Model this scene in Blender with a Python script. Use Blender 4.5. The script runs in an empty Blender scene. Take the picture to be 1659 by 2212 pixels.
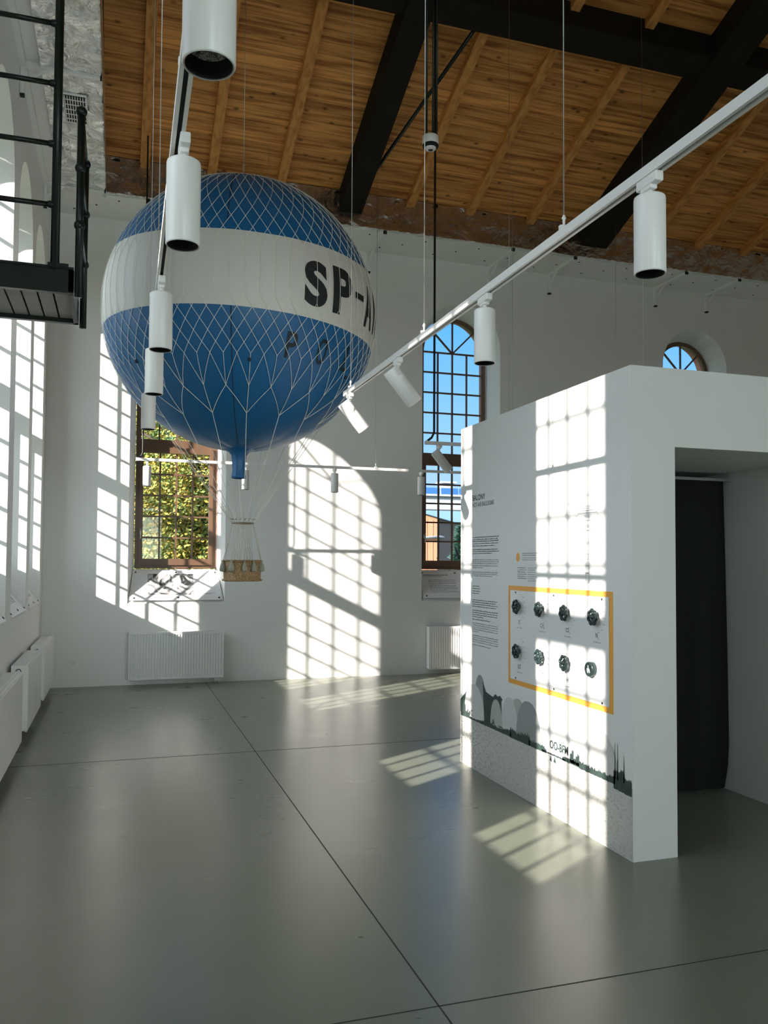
import bpy, bmesh, math, random
from math import sin, cos, pi, radians, sqrt, atan2, tan
from mathutils import Vector, Matrix, noise
from mathutils.geometry import tessellate_polygon

random.seed(7)
sc = bpy.context.scene
COL = sc.collection

# ------------------------------------------------------------------ camera
F_PX, YAW, PITCH, ROLL, CY = 1784.55, radians(17.834), radians(2.0968), radians(0.3285), 1149.36
Fv = Vector((sin(YAW)*cos(PITCH), cos(YAW)*cos(PITCH), sin(PITCH)))
Rt = Vector((cos(YAW), -sin(YAW), 0)); Up = Rt.cross(Fv)
rv = Rt*cos(ROLL) + Up*sin(ROLL); uv_ = Up*cos(ROLL) - Rt*sin(ROLL)
cam = bpy.data.cameras.new('camera'); co = bpy.data.objects.new('camera', cam); COL.objects.link(co)
co.matrix_world = Matrix(((rv.x, uv_.x, -Fv.x, 0), (rv.y, uv_.y, -Fv.y, 0), (rv.z, uv_.z, -Fv.z, 1.6), (0, 0, 0, 1)))
cam.sensor_fit = 'VERTICAL'; cam.sensor_height = 24; cam.lens = F_PX/2212*24
cam.shift_y = (CY-1106)/2212; cam.clip_start = 0.05; cam.clip_end = 300
sc.camera = co

# ------------------------------------------------------------------ view, world, sun
sc.view_settings.view_transform = 'Standard'; sc.view_settings.look = 'None'
sc.view_settings.gamma = 1; sc.view_settings.use_curve_mapping = False
sc.view_settings.exposure = 0.5
sc.cycles.max_bounces = 12; sc.cycles.diffuse_bounces = 7; sc.cycles.glossy_bounces = 4
sc.cycles.transparent_max_bounces = 12; sc.cycles.sample_clamp_indirect = 6
sc.cycles.use_denoising = True
SUN = Vector((1, .62, -.5)).normalized()
w = bpy.data.worlds.new('sky'); sc.world = w; w.use_nodes = True
nt = w.node_tree; N = nt.nodes; LK = nt.links; N.clear()
out = N.new('ShaderNodeOutputWorld'); bg = N.new('ShaderNodeBackground'); LK.new(bg.outputs[0], out.inputs[0])
tc = N.new('ShaderNodeTexCoord'); sep = N.new('ShaderNodeSeparateXYZ'); LK.new(tc.outputs['Generated'], sep.inputs[0])
ramp = N.new('ShaderNodeValToRGB'); LK.new(sep.outputs['Z'], ramp.inputs[0])
e = ramp.color_ramp.elements
e[0].position = 0.0; e[0].color = (.50, .62, .88, 1)
e[1].position = .60; e[1].color = (.05, .24, .74, 1)
m_ = ramp.color_ramp.elements.new(.14); m_.color = (.26, .52, .90, 1)
m_ = ramp.color_ramp.elements.new(.30); m_.color = (.08, .37, .92, 1)
# the sky is whiter and brighter on the side the low sun stands
dt = N.new('ShaderNodeVectorMath'); dt.operation = 'DOT_PRODUCT'; LK.new(tc.outputs['Generated'], dt.inputs[0]); dt.inputs[1].default_value = (-SUN.x, -SUN.y, -SUN.z)
mx = N.new('ShaderNodeMath'); mx.operation = 'MAXIMUM'; LK.new(dt.outputs['Value'], mx.inputs[0]); mx.inputs[1].default_value = 0
pw = N.new('ShaderNodeMath'); pw.operation = 'POWER'; LK.new(mx.outputs[0], pw.inputs[0]); pw.inputs[1].default_value = 2.0
SUNSIDE = 4.0
ml = N.new('ShaderNodeMixRGB'); ml.blend_type = 'ADD'; ml.inputs[0].default_value = 1
sl = N.new('ShaderNodeMixRGB'); sl.blend_type = 'MULTIPLY'; sl.inputs[0].default_value = 1; sl.inputs[1].default_value = (SUNSIDE*.90, SUNSIDE*.99, SUNSIDE*.95, 1)
LK.new(pw.outputs[0], sl.inputs[2]); LK.new(ramp.outputs[0], ml.inputs[1]); LK.new(sl.outputs[0], ml.inputs[2]); LK.new(ml.outputs[0], bg.inputs[0])
bg.inputs[1].default_value = 1.0
sd = bpy.data.lights.new('sun', 'SUN'); sd.energy = 10.0; sd.angle = radians(.6); sd.color = (1, .90, .82)
so = bpy.data.objects.new('sun', sd); COL.objects.link(so); so.rotation_euler = SUN.to_track_quat('-Z', 'Y').to_euler(); so.location = (-12, -5, 12)
XL, DF, XR, YB = -.90, 11.2, 11.0, -4.6
LEFTW = [-3.0, -1.2, 2.095, 3.97, 7.02, 8.63, 10.18]
# added fill lamps outside the unseen back windows, lifting the room's shade
def area(name, loc, direction, sx, sy, power, col=(.84, .97, .93)):
    l = bpy.data.lights.new(name, 'AREA'); l.shape = 'RECTANGLE'; l.size = sx; l.size_y = sy; l.energy = power; l.color = col; l.spread = radians(100)
    o = bpy.data.objects.new(name, l); COL.objects.link(o); o.location = loc
    o.rotation_euler = Vector(direction).to_track_quat('-Z', 'Y').to_euler(); return o
area('fill_back', (.9, YB-.75, 2.35), (-.1, 1, -.12), 1.1, 2.0, 48)
area('fill_back', (5.0, YB-.75, 2.35), (-.6, 1, -.12), 1.1, 2.0, 60)

# ------------------------------------------------------------------ materials
MATS = {}
def mat(name, col, rough=.6, metal=0, spec=.5, bump=None, var=None, emit=None, coat=0):
    if name in MATS: return MATS[name]
    m = bpy.data.materials.new(name); m.use_nodes = True; n = m.node_tree.nodes; l = m.node_tree.links
    b = n['Principled BSDF']; b.inputs['Base Color'].default_value = (*col, 1); b.inputs['Roughness'].default_value = rough
    b.inputs['Metallic'].default_value = metal; b.inputs['Specular IOR Level'].default_value = spec
    if coat: b.inputs['Coat Weight'].default_value = coat
    tcn = n.new('ShaderNodeTexCoord')
    vs, va = var if var else (3.0, .04)
    nz = n.new('ShaderNodeTexNoise'); nz.inputs['Scale'].default_value = vs; nz.inputs['Detail'].default_value = 4; l.new(tcn.outputs['Object'], nz.inputs['Vector'])
    mr = n.new('ShaderNodeMapRange'); mr.inputs['To Min'].default_value = 1-va; mr.inputs['To Max'].default_value = 1+va; l.new(nz.outputs['Fac'], mr.inputs[0])
    mu = n.new('ShaderNodeMixRGB'); mu.blend_type = 'MULTIPLY'; mu.inputs[0].default_value = 1; mu.inputs[1].default_value = (*col, 1); l.new(mr.outputs[0], mu.inputs[2]); l.new(mu.outputs[0], b.inputs['Base Color'])
    if bump:
        z2 = n.new('ShaderNodeTexNoise'); z2.inputs['Scale'].default_value = bump[0]; z2.inputs['Detail'].default_value = 5; l.new(tcn.outputs['Object'], z2.inputs['Vector'])
        bn = n.new('ShaderNodeBump'); bn.inputs['Strength'].default_value = bump[1]; bn.inputs['Distance'].default_value = .02; l.new(z2.outputs['Fac'], bn.inputs['Height']); l.new(bn.outputs[0], b.inputs['Normal'])
    MATS[name] = m; return m

def nodes(m): return m.node_tree.nodes, m.node_tree.links, m.node_tree.nodes['Principled BSDF']

WALL = mat('white_plaster', (.80, .81, .785), .75, bump=(9, .05), var=(1.2, .02))
BOOTH = mat('booth_paint', (.79, .80, .785), .6, bump=(30, .03), var=(1, .015))
WHITE = mat('white_powder_coat', (.82, .82, .81), .35)
BLACK = mat('black_metal', (.012, .020, .018), .32, metal=.3)
DARK = mat('dark_gap', (.006, .008, .008), .8)
BLACKPAINT = mat('black_print', (.015, .02, .02), .6)
GREYPRINT = mat('grey_print', (.24, .26, .26), .7)
RAD = mat('radiator_enamel', (.80, .81, .79), .32)
FRAME = mat('brown_window_frame', (.15, .085, .05), .4, var=(6, .12))
FRAMEOUT = mat('dark_window_frame', (.016, .020, .024), .4)
ROPE = mat('rope', (.84, .83, .76), .8)
WIRE = mat('steel_wire', (.55, .55, .55), .35, metal=.8)
BLUE = mat('blue_balloon_fabric', (.006, .125, .32), .42, bump=(2.5, .08), var=(2, .08))
BWHITE = mat('white_balloon_fabric', (.70, .70, .66), .5, bump=(2.5, .06), var=(2, .04))
ORANGE = mat('orange_vinyl', (.88, .42, .07), .45)
BOARD = mat('white_board', (.82, .83, .83), .3)
LENS = mat('lamp_reflector', (.5, .5, .48), .25, metal=.9, bump=(90, .6))
BRICK = mat('red_brick', (.36, .17, .11), .9, var=(14, .35))
DARKWOOD = mat('dark_stained_beam', (.017, .013, .009), .8, spec=.15, var=(5, .3), bump=(14, .15))
CURTAIN = mat('black_curtain', (.004, .006, .005), .95)
SCREW = mat('screw', (.02, .02, .02), .4, metal=.5)
WICK2 = mat('sack_cloth', (.34, .34, .27), .9, bump=(40, .3))

# polished concrete floor
def concrete():
    m = mat('polished_concrete', (.235, .255, .215), .3)
    n, l, b = nodes(m)
    t = n.new('ShaderNodeTexCoord')
    a = n.new('ShaderNodeTexNoise'); a.inputs['Scale'].default_value = .9; a.inputs['Detail'].default_value = 7; a.inputs['Roughness'].default_value = .6; l.new(t.outputs['Object'], a.inputs['Vector'])
    r = n.new('ShaderNodeValToRGB'); r.color_ramp.elements[0].position = .3; r.color_ramp.elements[0].color = (.165, .185, .140, 1)
    r.color_ramp.elements[1].position = .7; r.color_ramp.elements[1].color = (.200, .215, .168, 1); l.new(a.outputs['Fac'], r.inputs[0])
    f = n.new('ShaderNodeTexNoise'); f.inputs['Scale'].default_value = 130; f.inputs['Detail'].default_value = 3; l.new(t.outputs['Object'], f.inputs['Vector'])
    r2 = n.new('ShaderNodeMapRange'); r2.inputs['To Min'].default_value = .9; r2.inputs['To Max'].default_value = 1.1; l.new(f.outputs['Fac'], r2.inputs[0])
    mu = n.new('ShaderNodeMixRGB'); mu.blend_type = 'MULTIPLY'; mu.inputs[0].default_value = 1; l.new(r.outputs[0], mu.inputs[1]); l.new(r2.outputs[0], mu.inputs[2]); l.new(mu.outputs[0], b.inputs['Base Color'])
    mp = n.new('ShaderNodeMapping'); mp.inputs['Scale'].default_value = (1.2, 2.2, 1); l.new(t.outputs['Object'], mp.inputs[0])
    g = n.new('ShaderNodeTexNoise'); g.inputs['Scale'].default_value = 1.3; g.inputs['Detail'].default_value = 3; l.new(mp.outputs[0], g.inputs['Vector'])
    r3 = n.new('ShaderNodeMapRange'); r3.inputs['From Min'].default_value = .15; r3.inputs['From Max'].default_value = .85; r3.inputs['To Min'].default_value = .26; r3.inputs['To Max'].default_value = .31; l.new(g.outputs['Fac'], r3.inputs[0]); l.new(r3.outputs[0], b.inputs['Roughness'])
    bn = n.new('ShaderNodeBump'); bn.inputs['Strength'].default_value = .006; bn.inputs['Distance'].default_value = .01; l.new(g.outputs['Fac'], bn.inputs['Height']); l.new(bn.outputs[0], b.inputs['Normal'])
    b.inputs['Specular IOR Level'].default_value = .6
    return m
CONC = concrete()

def wood(name, base, dark, scale=(1.2, 22, 22), plank=.135, axis='Y', knots=True):
    m = mat(name, base, .65, spec=.25)
    n, l, b = nodes(m)
    t = n.new('ShaderNodeTexCoord'); s = n.new('ShaderNodeSeparateXYZ'); l.new(t.outputs['Object'], s.inputs[0])
    mp = n.new('ShaderNodeMapping'); mp.inputs['Scale'].default_value = scale; l.new(t.outputs['Object'], mp.inputs[0])
    g = n.new('ShaderNodeTexNoise'); g.inputs['Scale'].default_value = 1; g.inputs['Detail'].default_value = 6; l.new(mp.outputs[0], g.inputs['Vector'])
    r = n.new('ShaderNodeValToRGB'); r.color_ramp.elements[0].position = .34; r.color_ramp.elements[0].color = (*dark, 1); r.color_ramp.elements[1].position = .58; r.color_ramp.elements[1].color = (*base, 1); l.new(g.outputs['Fac'], r.inputs[0])
    cur = r.outputs[0]
    if knots:
        kp = n.new('ShaderNodeMapping'); kp.inputs['Scale'].default_value = (3.6, 7.0, 1.0); l.new(t.outputs['Object'], kp.inputs[0])
        v = n.new('ShaderNodeTexVoronoi'); v.inputs['Scale'].default_value = 1.0; l.new(kp.outputs[0], v.inputs['Vector'])
        kr = n.new('ShaderNodeMapRange'); kr.inputs['From Min'].default_value = .05; kr.inputs['From Max'].default_value = .17; kr.inputs['To Min'].default_value = .28; kr.inputs['To Max'].default_value = 1; l.new(v.outputs['Distance'], kr.inputs[0])
        mk = n.new('ShaderNodeMixRGB'); mk.blend_type = 'MULTIPLY'; mk.inputs[0].default_value = 1; l.new(cur, mk.inputs[1]); l.new(kr.outputs[0], mk.inputs[2]); cur = mk.outputs[0]
    if plank:
        d = n.new('ShaderNodeMath'); d.operation = 'DIVIDE'; l.new(s.outputs[axis], d.inputs[0]); d.inputs[1].default_value = plank
        fl = n.new('ShaderNodeMath'); fl.operation = 'FLOOR'; l.new(d.outputs[0], fl.inputs[0])
        fr = n.new('ShaderNodeMath'); fr.operation = 'FRACT'; l.new(d.outputs[0], fr.inputs[0])
        wn = n.new('ShaderNodeTexWhiteNoise'); wn.noise_dimensions = '1D'; l.new(fl.outputs[0], wn.inputs['W'])
        wr = n.new('ShaderNodeMapRange'); wr.inputs['To Min'].default_value = .80; wr.inputs['To Max'].default_value = 1.18; l.new(wn.outputs['Value'], wr.inputs[0])
        m1 = n.new('ShaderNodeMixRGB'); m1.blend_type = 'MULTIPLY'; m1.inputs[0].default_value = 1; l.new(cur, m1.inputs[1]); l.new(wr.outputs[0], m1.inputs[2])
        ed = n.new('ShaderNodeMath'); ed.operation = 'GREATER_THAN'; l.new(fr.outputs[0], ed.inputs[0]); ed.inputs[1].default_value = .04
        er = n.new('ShaderNodeMapRange'); er.inputs['To Min'].default_value = .42; er.inputs['To Max'].default_value = 1; l.new(ed.outputs[0], er.inputs[0])
        m2 = n.new('ShaderNodeMixRGB'); m2.blend_type = 'MULTIPLY'; m2.inputs[0].default_value = 1; l.new(m1.outputs[0], m2.inputs[1]); l.new(er.outputs[0], m2.inputs[2]); cur = m2.outputs[0]
    l.new(cur, b.inputs['Base Color']); return m
PLANK = wood('pine_planks', (.74, .34, .10), (.34, .125, .030))
RAFT = wood('pine_rafter', (.66, .31, .09), (.46, .19, .05), scale=(20, 1.5, 20), plank=0, knots=False)

def foil(name, tint, strength):
    m = mat(name, tint, .24, metal=1.0)
    n, l, b = nodes(m)
    t = n.new('ShaderNodeTexCoord')
    wv = n.new('ShaderNodeTexNoise'); wv.inputs['Scale'].default_value = 5; wv.inputs['Detail'].default_value = 8; wv.inputs['Distortion'].default_value = 2.2; l.new(t.outputs['Object'], wv.inputs['Vector'])
    v = n.new('ShaderNodeTexVoronoi'); v.inputs['Scale'].default_value = 3.4; l.new(t.outputs['Object'], v.inputs['Vector'])
    ad = n.new('ShaderNodeMath'); ad.operation = 'ADD'; l.new(wv.outputs['Fac'], ad.inputs[0]); l.new(v.outputs['Distance'], ad.inputs[1])
    bn = n.new('ShaderNodeBump'); bn.inputs['Strength'].default_value = strength; bn.inputs['Distance'].default_value = .09; l.new(ad.outputs[0], bn.inputs['Height']); l.new(bn.outputs[0], b.inputs['Normal'])
    return m
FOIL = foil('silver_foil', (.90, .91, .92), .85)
FOIL2 = foil('shade_tinted_foil', (.62, .60, .60), .22)  # same silver foil, tint darkened to carry the shade on the far ledge

def glass():
    m = bpy.data.materials.new('window_glass'); m.use_nodes = True; n = m.node_tree.nodes; l = m.node_tree.links; n.clear()
    o = n.new('ShaderNodeOutputMaterial'); mx = n.new('ShaderNodeMixShader'); tr = n.new('ShaderNodeBsdfTransparent'); gl = n.new('ShaderNodeBsdfGlossy')
    tr.inputs[0].default_value = (.97, .98, .98, 1); gl.inputs['Roughness'].default_value = .02; mx.inputs[0].default_value = .012
    l.new(tr.outputs[0], mx.inputs[1]); l.new(gl.outputs[0], mx.inputs[2]); l.new(mx.outputs[0], o.inputs[0]); return m
GLASS = glass()

def photo_print(name, sx=4.0):
    m = mat(name, (.4, .4, .4), .4); n, l, b = nodes(m)
    t = n.new('ShaderNodeTexCoord'); a = n.new('ShaderNodeTexNoise'); a.inputs['Scale'].default_value = sx*1.3; a.inputs['Detail'].default_value = 7; a.inputs['Distortion'].default_value = 2.2; l.new(t.outputs['Object'], a.inputs['Vector'])
    r = n.new('ShaderNodeValToRGB'); e = r.color_ramp.elements; e[0].position = .38; e[0].color = (.03, .035, .035, 1); e[1].position = .60; e[1].color = (.72, .72, .72, 1)
    l.new(a.outputs['Fac'], r.inputs[0]); l.new(r.outputs[0], b.inputs['Base Color']); return m
PRINT = photo_print('archive_photo_print')

def wicker():
    m = mat('wicker', (.50, .34, .17), .7); n, l, b = nodes(m)
    t = n.new('ShaderNodeTexCoord'); mp = n.new('ShaderNodeMapping'); mp.inputs['Scale'].default_value = (90, 90, 160); l.new(t.outputs['Object'], mp.inputs[0])
    v = n.new('ShaderNodeTexVoronoi'); v.inputs['Scale'].default_value = 1; l.new(mp.outputs[0], v.inputs['Vector'])
    r = n.new('ShaderNodeValToRGB'); r.color_ramp.elements[0].color = (.62, .44, .24, 1); r.color_ramp.elements[1].color = (.22, .13, .06, 1); r.color_ramp.elements[1].position = .8; l.new(v.outputs['Distance'], r.inputs[0]); l.new(r.outputs[0], b.inputs['Base Color'])
    bn = n.new('ShaderNodeBump'); bn.inputs['Strength'].default_value = .8; bn.inputs['Distance'].default_value = .004; bn.invert = True; l.new(v.outputs['Distance'], bn.inputs['Height']); l.new(bn.outputs[0], b.inputs['Normal']); return m
WICKER = wicker()

def leaf(name, c1, c2, c3):
    m = mat(name, c1, .6); n, l, b = nodes(m)
    g = n.new('ShaderNodeNewGeometry'); r = n.new('ShaderNodeValToRGB'); e = r.color_ramp.elements
    e[0].color = (*c1, 1); e[1].color = (*c3, 1); x = e.new(.5); x.color = (*c2, 1)
    l.new(g.outputs['Random Per Island'], r.inputs[0]); l.new(r.outputs[0], b.inputs['Base Color']); return m
LEAFY = leaf('autumn_leaves', (.52, .31, .05), (.28, .29, .06), (.07, .14, .035))
LEAFG = leaf('green_leaves', (.05, .14, .05), (.12, .24, .06), (.30, .36, .09))
LEAFC = leaf('conifer_needles', (.10, .22, .14), (.22, .38, .26), (.42, .55, .42))
BARK = mat('bark', (.08, .06, .045), .9, var=(9, .3))

# ------------------------------------------------------------------ mesh helpers
class MB:
    def __init__(s): s.v = []; s.f = []; s.mi = []; s.sm = []
    def add(s, vs, fs, mi=0, sm=False):
        o = len(s.v); s.v += [tuple(v) for v in vs]
        for f in fs: s.f.append([i+o for i in f]); s.mi.append(mi); s.sm.append(sm)
    def box(s, a, b, mi=0, M=None):
        x0, y0, z0 = a; x1, y1, z1 = b
        V = [Vector(c) for c in ((x0, y0, z0), (x1, y0, z0), (x1, y1, z0), (x0, y1, z0), (x0, y0, z1), (x1, y0, z1), (x1, y1, z1), (x0, y1, z1))]
        if M: V = [M @ v for v in V]
        s.add(V, [(0, 3, 2, 1), (4, 5, 6, 7), (0, 1, 5, 4), (1, 2, 6, 5), (2, 3, 7, 6), (3, 0, 4, 7)], mi); return s
    def rbox(s, a, b, r=.005, mi=0, M=None):      # box with chamfered edges
        bm = bmesh.new(); x0, y0, z0 = a; x1, y1, z1 = b
        V = [bm.verts.new(c) for c in ((x0, y0, z0), (x1, y0, z0), (x1, y1, z0), (x0, y1, z0), (x0, y0, z1), (x1, y0, z1), (x1, y1, z1), (x0, y1, z1))]
        for f in ((0, 3, 2, 1), (4, 5, 6, 7), (0, 1, 5, 4), (1, 2, 6, 5), (2, 3, 7, 6), (3, 0, 4, 7)): bm.faces.new([V[i] for i in f])
        bmesh.ops.bevel(bm, geom=bm.edges[:], offset=r, segments=2, affect='EDGES', profile=.5)
        bm.verts.index_update(); s.add([(M @ v.co) if M else v.co for v in bm.verts], [[v.index for v in f.verts] for f in bm.faces], mi); bm.free(); return s
    def tube(s, pts, r, n=10, mi=0, caps=True, r2=None, closed=False):
        pts = [Vector(p) for p in pts]; k = len(pts); rings = []
        prev = None
        for i, p in enumerate(pts):
            if closed: d = pts[(i+1) % k]-pts[i-1]
            else: d = pts[min(i+1, k-1)]-pts[max(i-1, 0)]
            d.normalize()
            if prev is None:
                u = d.orthogonal().normalized()
            else:
                u = (prev - d*prev.dot(d))
                u = u.normalized() if u.length > 1e-6 else d.orthogonal().normalized()
            prev = u; v = d.cross(u)
            rr = r if r2 is None else r+(r2-r)*i/(k-1)
            rings.append([p+u*rr*cos(2*pi*j/n)+v*rr*sin(2*pi*j/n) for j in range(n)])
        V = [q for R_ in rings for q in R_]; Fs = []
        for i in range(k if closed else k-1):
            a = i*n; b = ((i+1) % k)*n
            for j in range(n): Fs.append((a+j, a+(j+1) % n, b+(j+1) % n, b+j))
        if caps and not closed: Fs += [tuple(range(n))[::-1], tuple(range((k-1)*n, k*n))]
        s.add(V, Fs, mi, n > 4); return s
    def lathe(s, prof, n=32, M=None, mi=0, sm=True):
        V = []; Fs = []
        for r, z in prof:
            for j in range(n): V.append(Vector((r*cos(2*pi*j/n), r*sin(2*pi*j/n), z)))
        if M: V = [M @ v for v in V]
        for i in range(len(prof)-1):
            for j in range(n): Fs.append((i*n+j, i*n+(j+1) % n, (i+1)*n+(j+1) % n, (i+1)*n+j))
        s.add(V, Fs, mi, sm); return s
    def disc(s, r, z, n=32, M=None, mi=0):
        V = [Vector((r*cos(2*pi*j/n), r*sin(2*pi*j/n), z)) for j in range(n)]
        if M: V = [M @ v for v in V]
        s.add(V, [tuple(range(n))], mi); return s
    def ball(s, c, r, n=16, mi=0, sc_=(1, 1, 1)):
        c = Vector(c); prof = [(r*sin(pi*i/(n//2)), -r*cos(pi*i/(n//2))) for i in range(n//2+1)]
        M = Matrix.Translation(c) @ Matrix.Diagonal((*sc_, 1)); return s.lathe(prof, n, M, mi)
    def poly(s, pts3, mi=0):
        s.add(pts3, [tuple(range(len(pts3)))], mi); return s
    def build(s, name, mats, parent=None, base=None):
        me = bpy.data.meshes.new(name)
        off = Vector((0, 0, 0))
        if parent is not None and base is None:
            q = parent
            while q is not None: off = off + q.location; q = q.parent
        if base is not None: off = Vector(base)
        V = [tuple(Vector(v)-off) for v in s.v] if off.length else s.v
        me.from_pydata(V, [], s.f)
        for m in (mats if isinstance(mats, (list, tuple)) else [mats]): me.materials.append(m)
        me.polygons.foreach_set('material_index', s.mi); me.polygons.foreach_set('use_smooth', s.sm)
        me.update(); me.validate()
        o = bpy.data.objects.new(name, me); COL.objects.link(o)
        if parent is not None: o.parent = parent
        elif base is not None: o.location = base
        return o

def tag(o, label=None, cat=None, group=None, kind=None):
    if label: o['label'] = label
    if cat: o['category'] = cat
    if group: o['group'] = group
    if kind: o['kind'] = kind
    return o
def thing(name, loc, label=None, cat=None, group=None, kind=None):
    o = bpy.data.objects.new(name, None); COL.objects.link(o); o.location = loc; o.empty_display_size = .1
    return tag(o, label, cat, group, kind)
def copy_tree(o, loc=None, rz=None, label=None, group=None, parent=None, skip=()):
    c = o.copy(); COL.objects.link(c)
    if parent is not None: c.parent = parent
    for ch in list(o.children):
        if ch.name.split('.')[0] in skip: continue
        copy_tree(ch, parent=c)
    if loc is not None: c.location = loc
    if rz is not None: c.rotation_euler.z = rz
    if label: c['label'] = label
    if group: c['group'] = group
    return c

def text_mb(body, size, bold=0.0, xs=1.0, res=3, spacing=1.0, align='LEFT'):
    cu = bpy.data.curves.new('t', 'FONT'); cu.body = body; cu.size = size; cu.offset = bold; cu.resolution_u = res; cu.space_character = spacing; cu.align_x = align
    ob = bpy.data.objects.new('t', cu); COL.objects.link(ob)
    dg = bpy.context.evaluated_depsgraph_get(); dg.update()
    me = ob.evaluated_get(dg).to_mesh()
    V = [(v.co.x*xs, v.co.y) for v in me.vertices]; Fc = [list(f.vertices) for f in me.polygons]
    ob.evaluated_get(dg).to_mesh_clear(); bpy.data.objects.remove(ob); bpy.data.curves.remove(cu)
    return V, Fc
def text_fit(body, width, height, **k):
    V, Fc = text_mb(body, 1.0, **k)
    xs = [v[0] for v in V]; ys = [v[1] for v in V]; x0, x1, y1 = min(xs), max(xs), max(ys)
    return [((x-x0)/(x1-x0)*width, y/y1*height) for x, y in V], Fc

def arch(hw, z0, zs, r=None, n=24, c=0.0, inset=0):
    """closed outline of an arched opening, (u, z) pairs, anticlockwise from bottom left"""
    r = r or hw
    return [(c-hw, z0), (c+hw, z0)] + [(c+hw*cos(pi*i/n), zs+r*sin(pi*i/n)) for i in range(0, n+1)]

# ------------------------------------------------------------------ shell
HF = 6.5; AY = 10.41; SL = .394; YR = 3.0
def roofz(y): return HF+(AY-y)*SL if y >= YR else HF+(AY-YR)*SL-(YR-y)*SL
b = MB(); b.box((XL-.5, YB-.5, -.12), (XR+.3, DF+.5, 0)); floor = tag(b.build('floor', CONC), kind='structure')
b = MB()
for p0, p1, wd in (((1.155, 11.2), (1.127, -4.5), .006),):
    b.box((p1[0], p1[1], .0003), (p1[0]+wd, p0[1], .0012))
for yy in (7.02, 2.83, -1.36): b.box((XL, yy, .0003), (XR, yy+.005, .0012))
b.build('expansion_joint', mat('joint_dark', (.03, .035, .03), .8), floor)

GL_OUT = .22
def wall_with_windows(name, to3, u0, u1, ztop, centres, thick_frame=.35, topfun=None):
    """to3(u, depth, z): wall plane at depth 0, outside is +depth"""
    mb = MB()
    top = [(u1, ztop), (u0, ztop)] if topfun is None else topfun
    outer = [(u0, 0), (u1, 0)] + top
    inner = [arch(.622, 1.04, 4.81, c=c) for c in centres]
    mid = [arch(.545, 1.49, 4.78, c=c) for c in centres]
    outl = [arch(.56, 1.44, 4.78, c=c) for c in centres]
    def face(depth, holes, flip):
        loops = [[Vector((u, z, 0)) for u, z in outer]]+[[Vector((u, z, 0)) for u, z in h[::-1]] for h in holes]
        tris = tessellate_polygon(loops); flat = [p for L_ in loops for p in L_]
        mb.add([to3(p.x, depth, p.y) for p in flat], [t if not flip else t[::-1] for t in tris])
    face(0, inner, False); face(thick_frame+.06+GL_OUT, outl, True)
    for a, m2, o in zip(inner, mid, outl):
        k = len(a)
        for (L1, d1), (L2, d2), mi in (((a, 0), (m2, thick_frame), 0), ((m2, thick_frame), (o, thick_frame+.06), 0), ((o, thick_frame+.06), (o, thick_frame+.06+GL_OUT), 1)):
            V = [to3(u, d1, z) for u, z in L1]+[to3(u, d2, z) for u, z in L2]
            mb.add(V, [(i, (i+1) % k, k+(i+1) % k, k+i) for i in range(k)], mi)
    return tag(mb.build(name, [WALL, BRICK]), kind='structure')
far3 = lambda u, d, z: (u, DF+d, z)
left3 = lambda u, d, z: (XL-d, u, z)
back3 = lambda u, d, z: (u, YB-d, z)
FARW = [.745, 4.80, 8.93]
wall_with_windows('wall_far', far3, XL-.5, XR+.3, 6.4, FARW)
gable = [(DF+.3, roofz(DF)-.05), (YR, roofz(YR)+.1), (YB-.3, roofz(YB)-.05)]
wall_with_windows('wall_left', left3, YB-.3, DF+.3, 0, LEFTW, topfun=gable)
wall_with_windows('wall_back', back3, XL-.5, XR+.3, 6.8, [.9, 5.0])
b = MB(); b.box((XR, YB-.3, 0), (XR+.3, DF+.3, 6.2)); b.add([(XR, YB-.3, 6.2), (XR, DF+.3, 6.2), (XR, YR, roofz(YR)+.1)], [(0, 1, 2)]); tag(b.build('wall_right', WALL), kind='structure')

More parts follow.
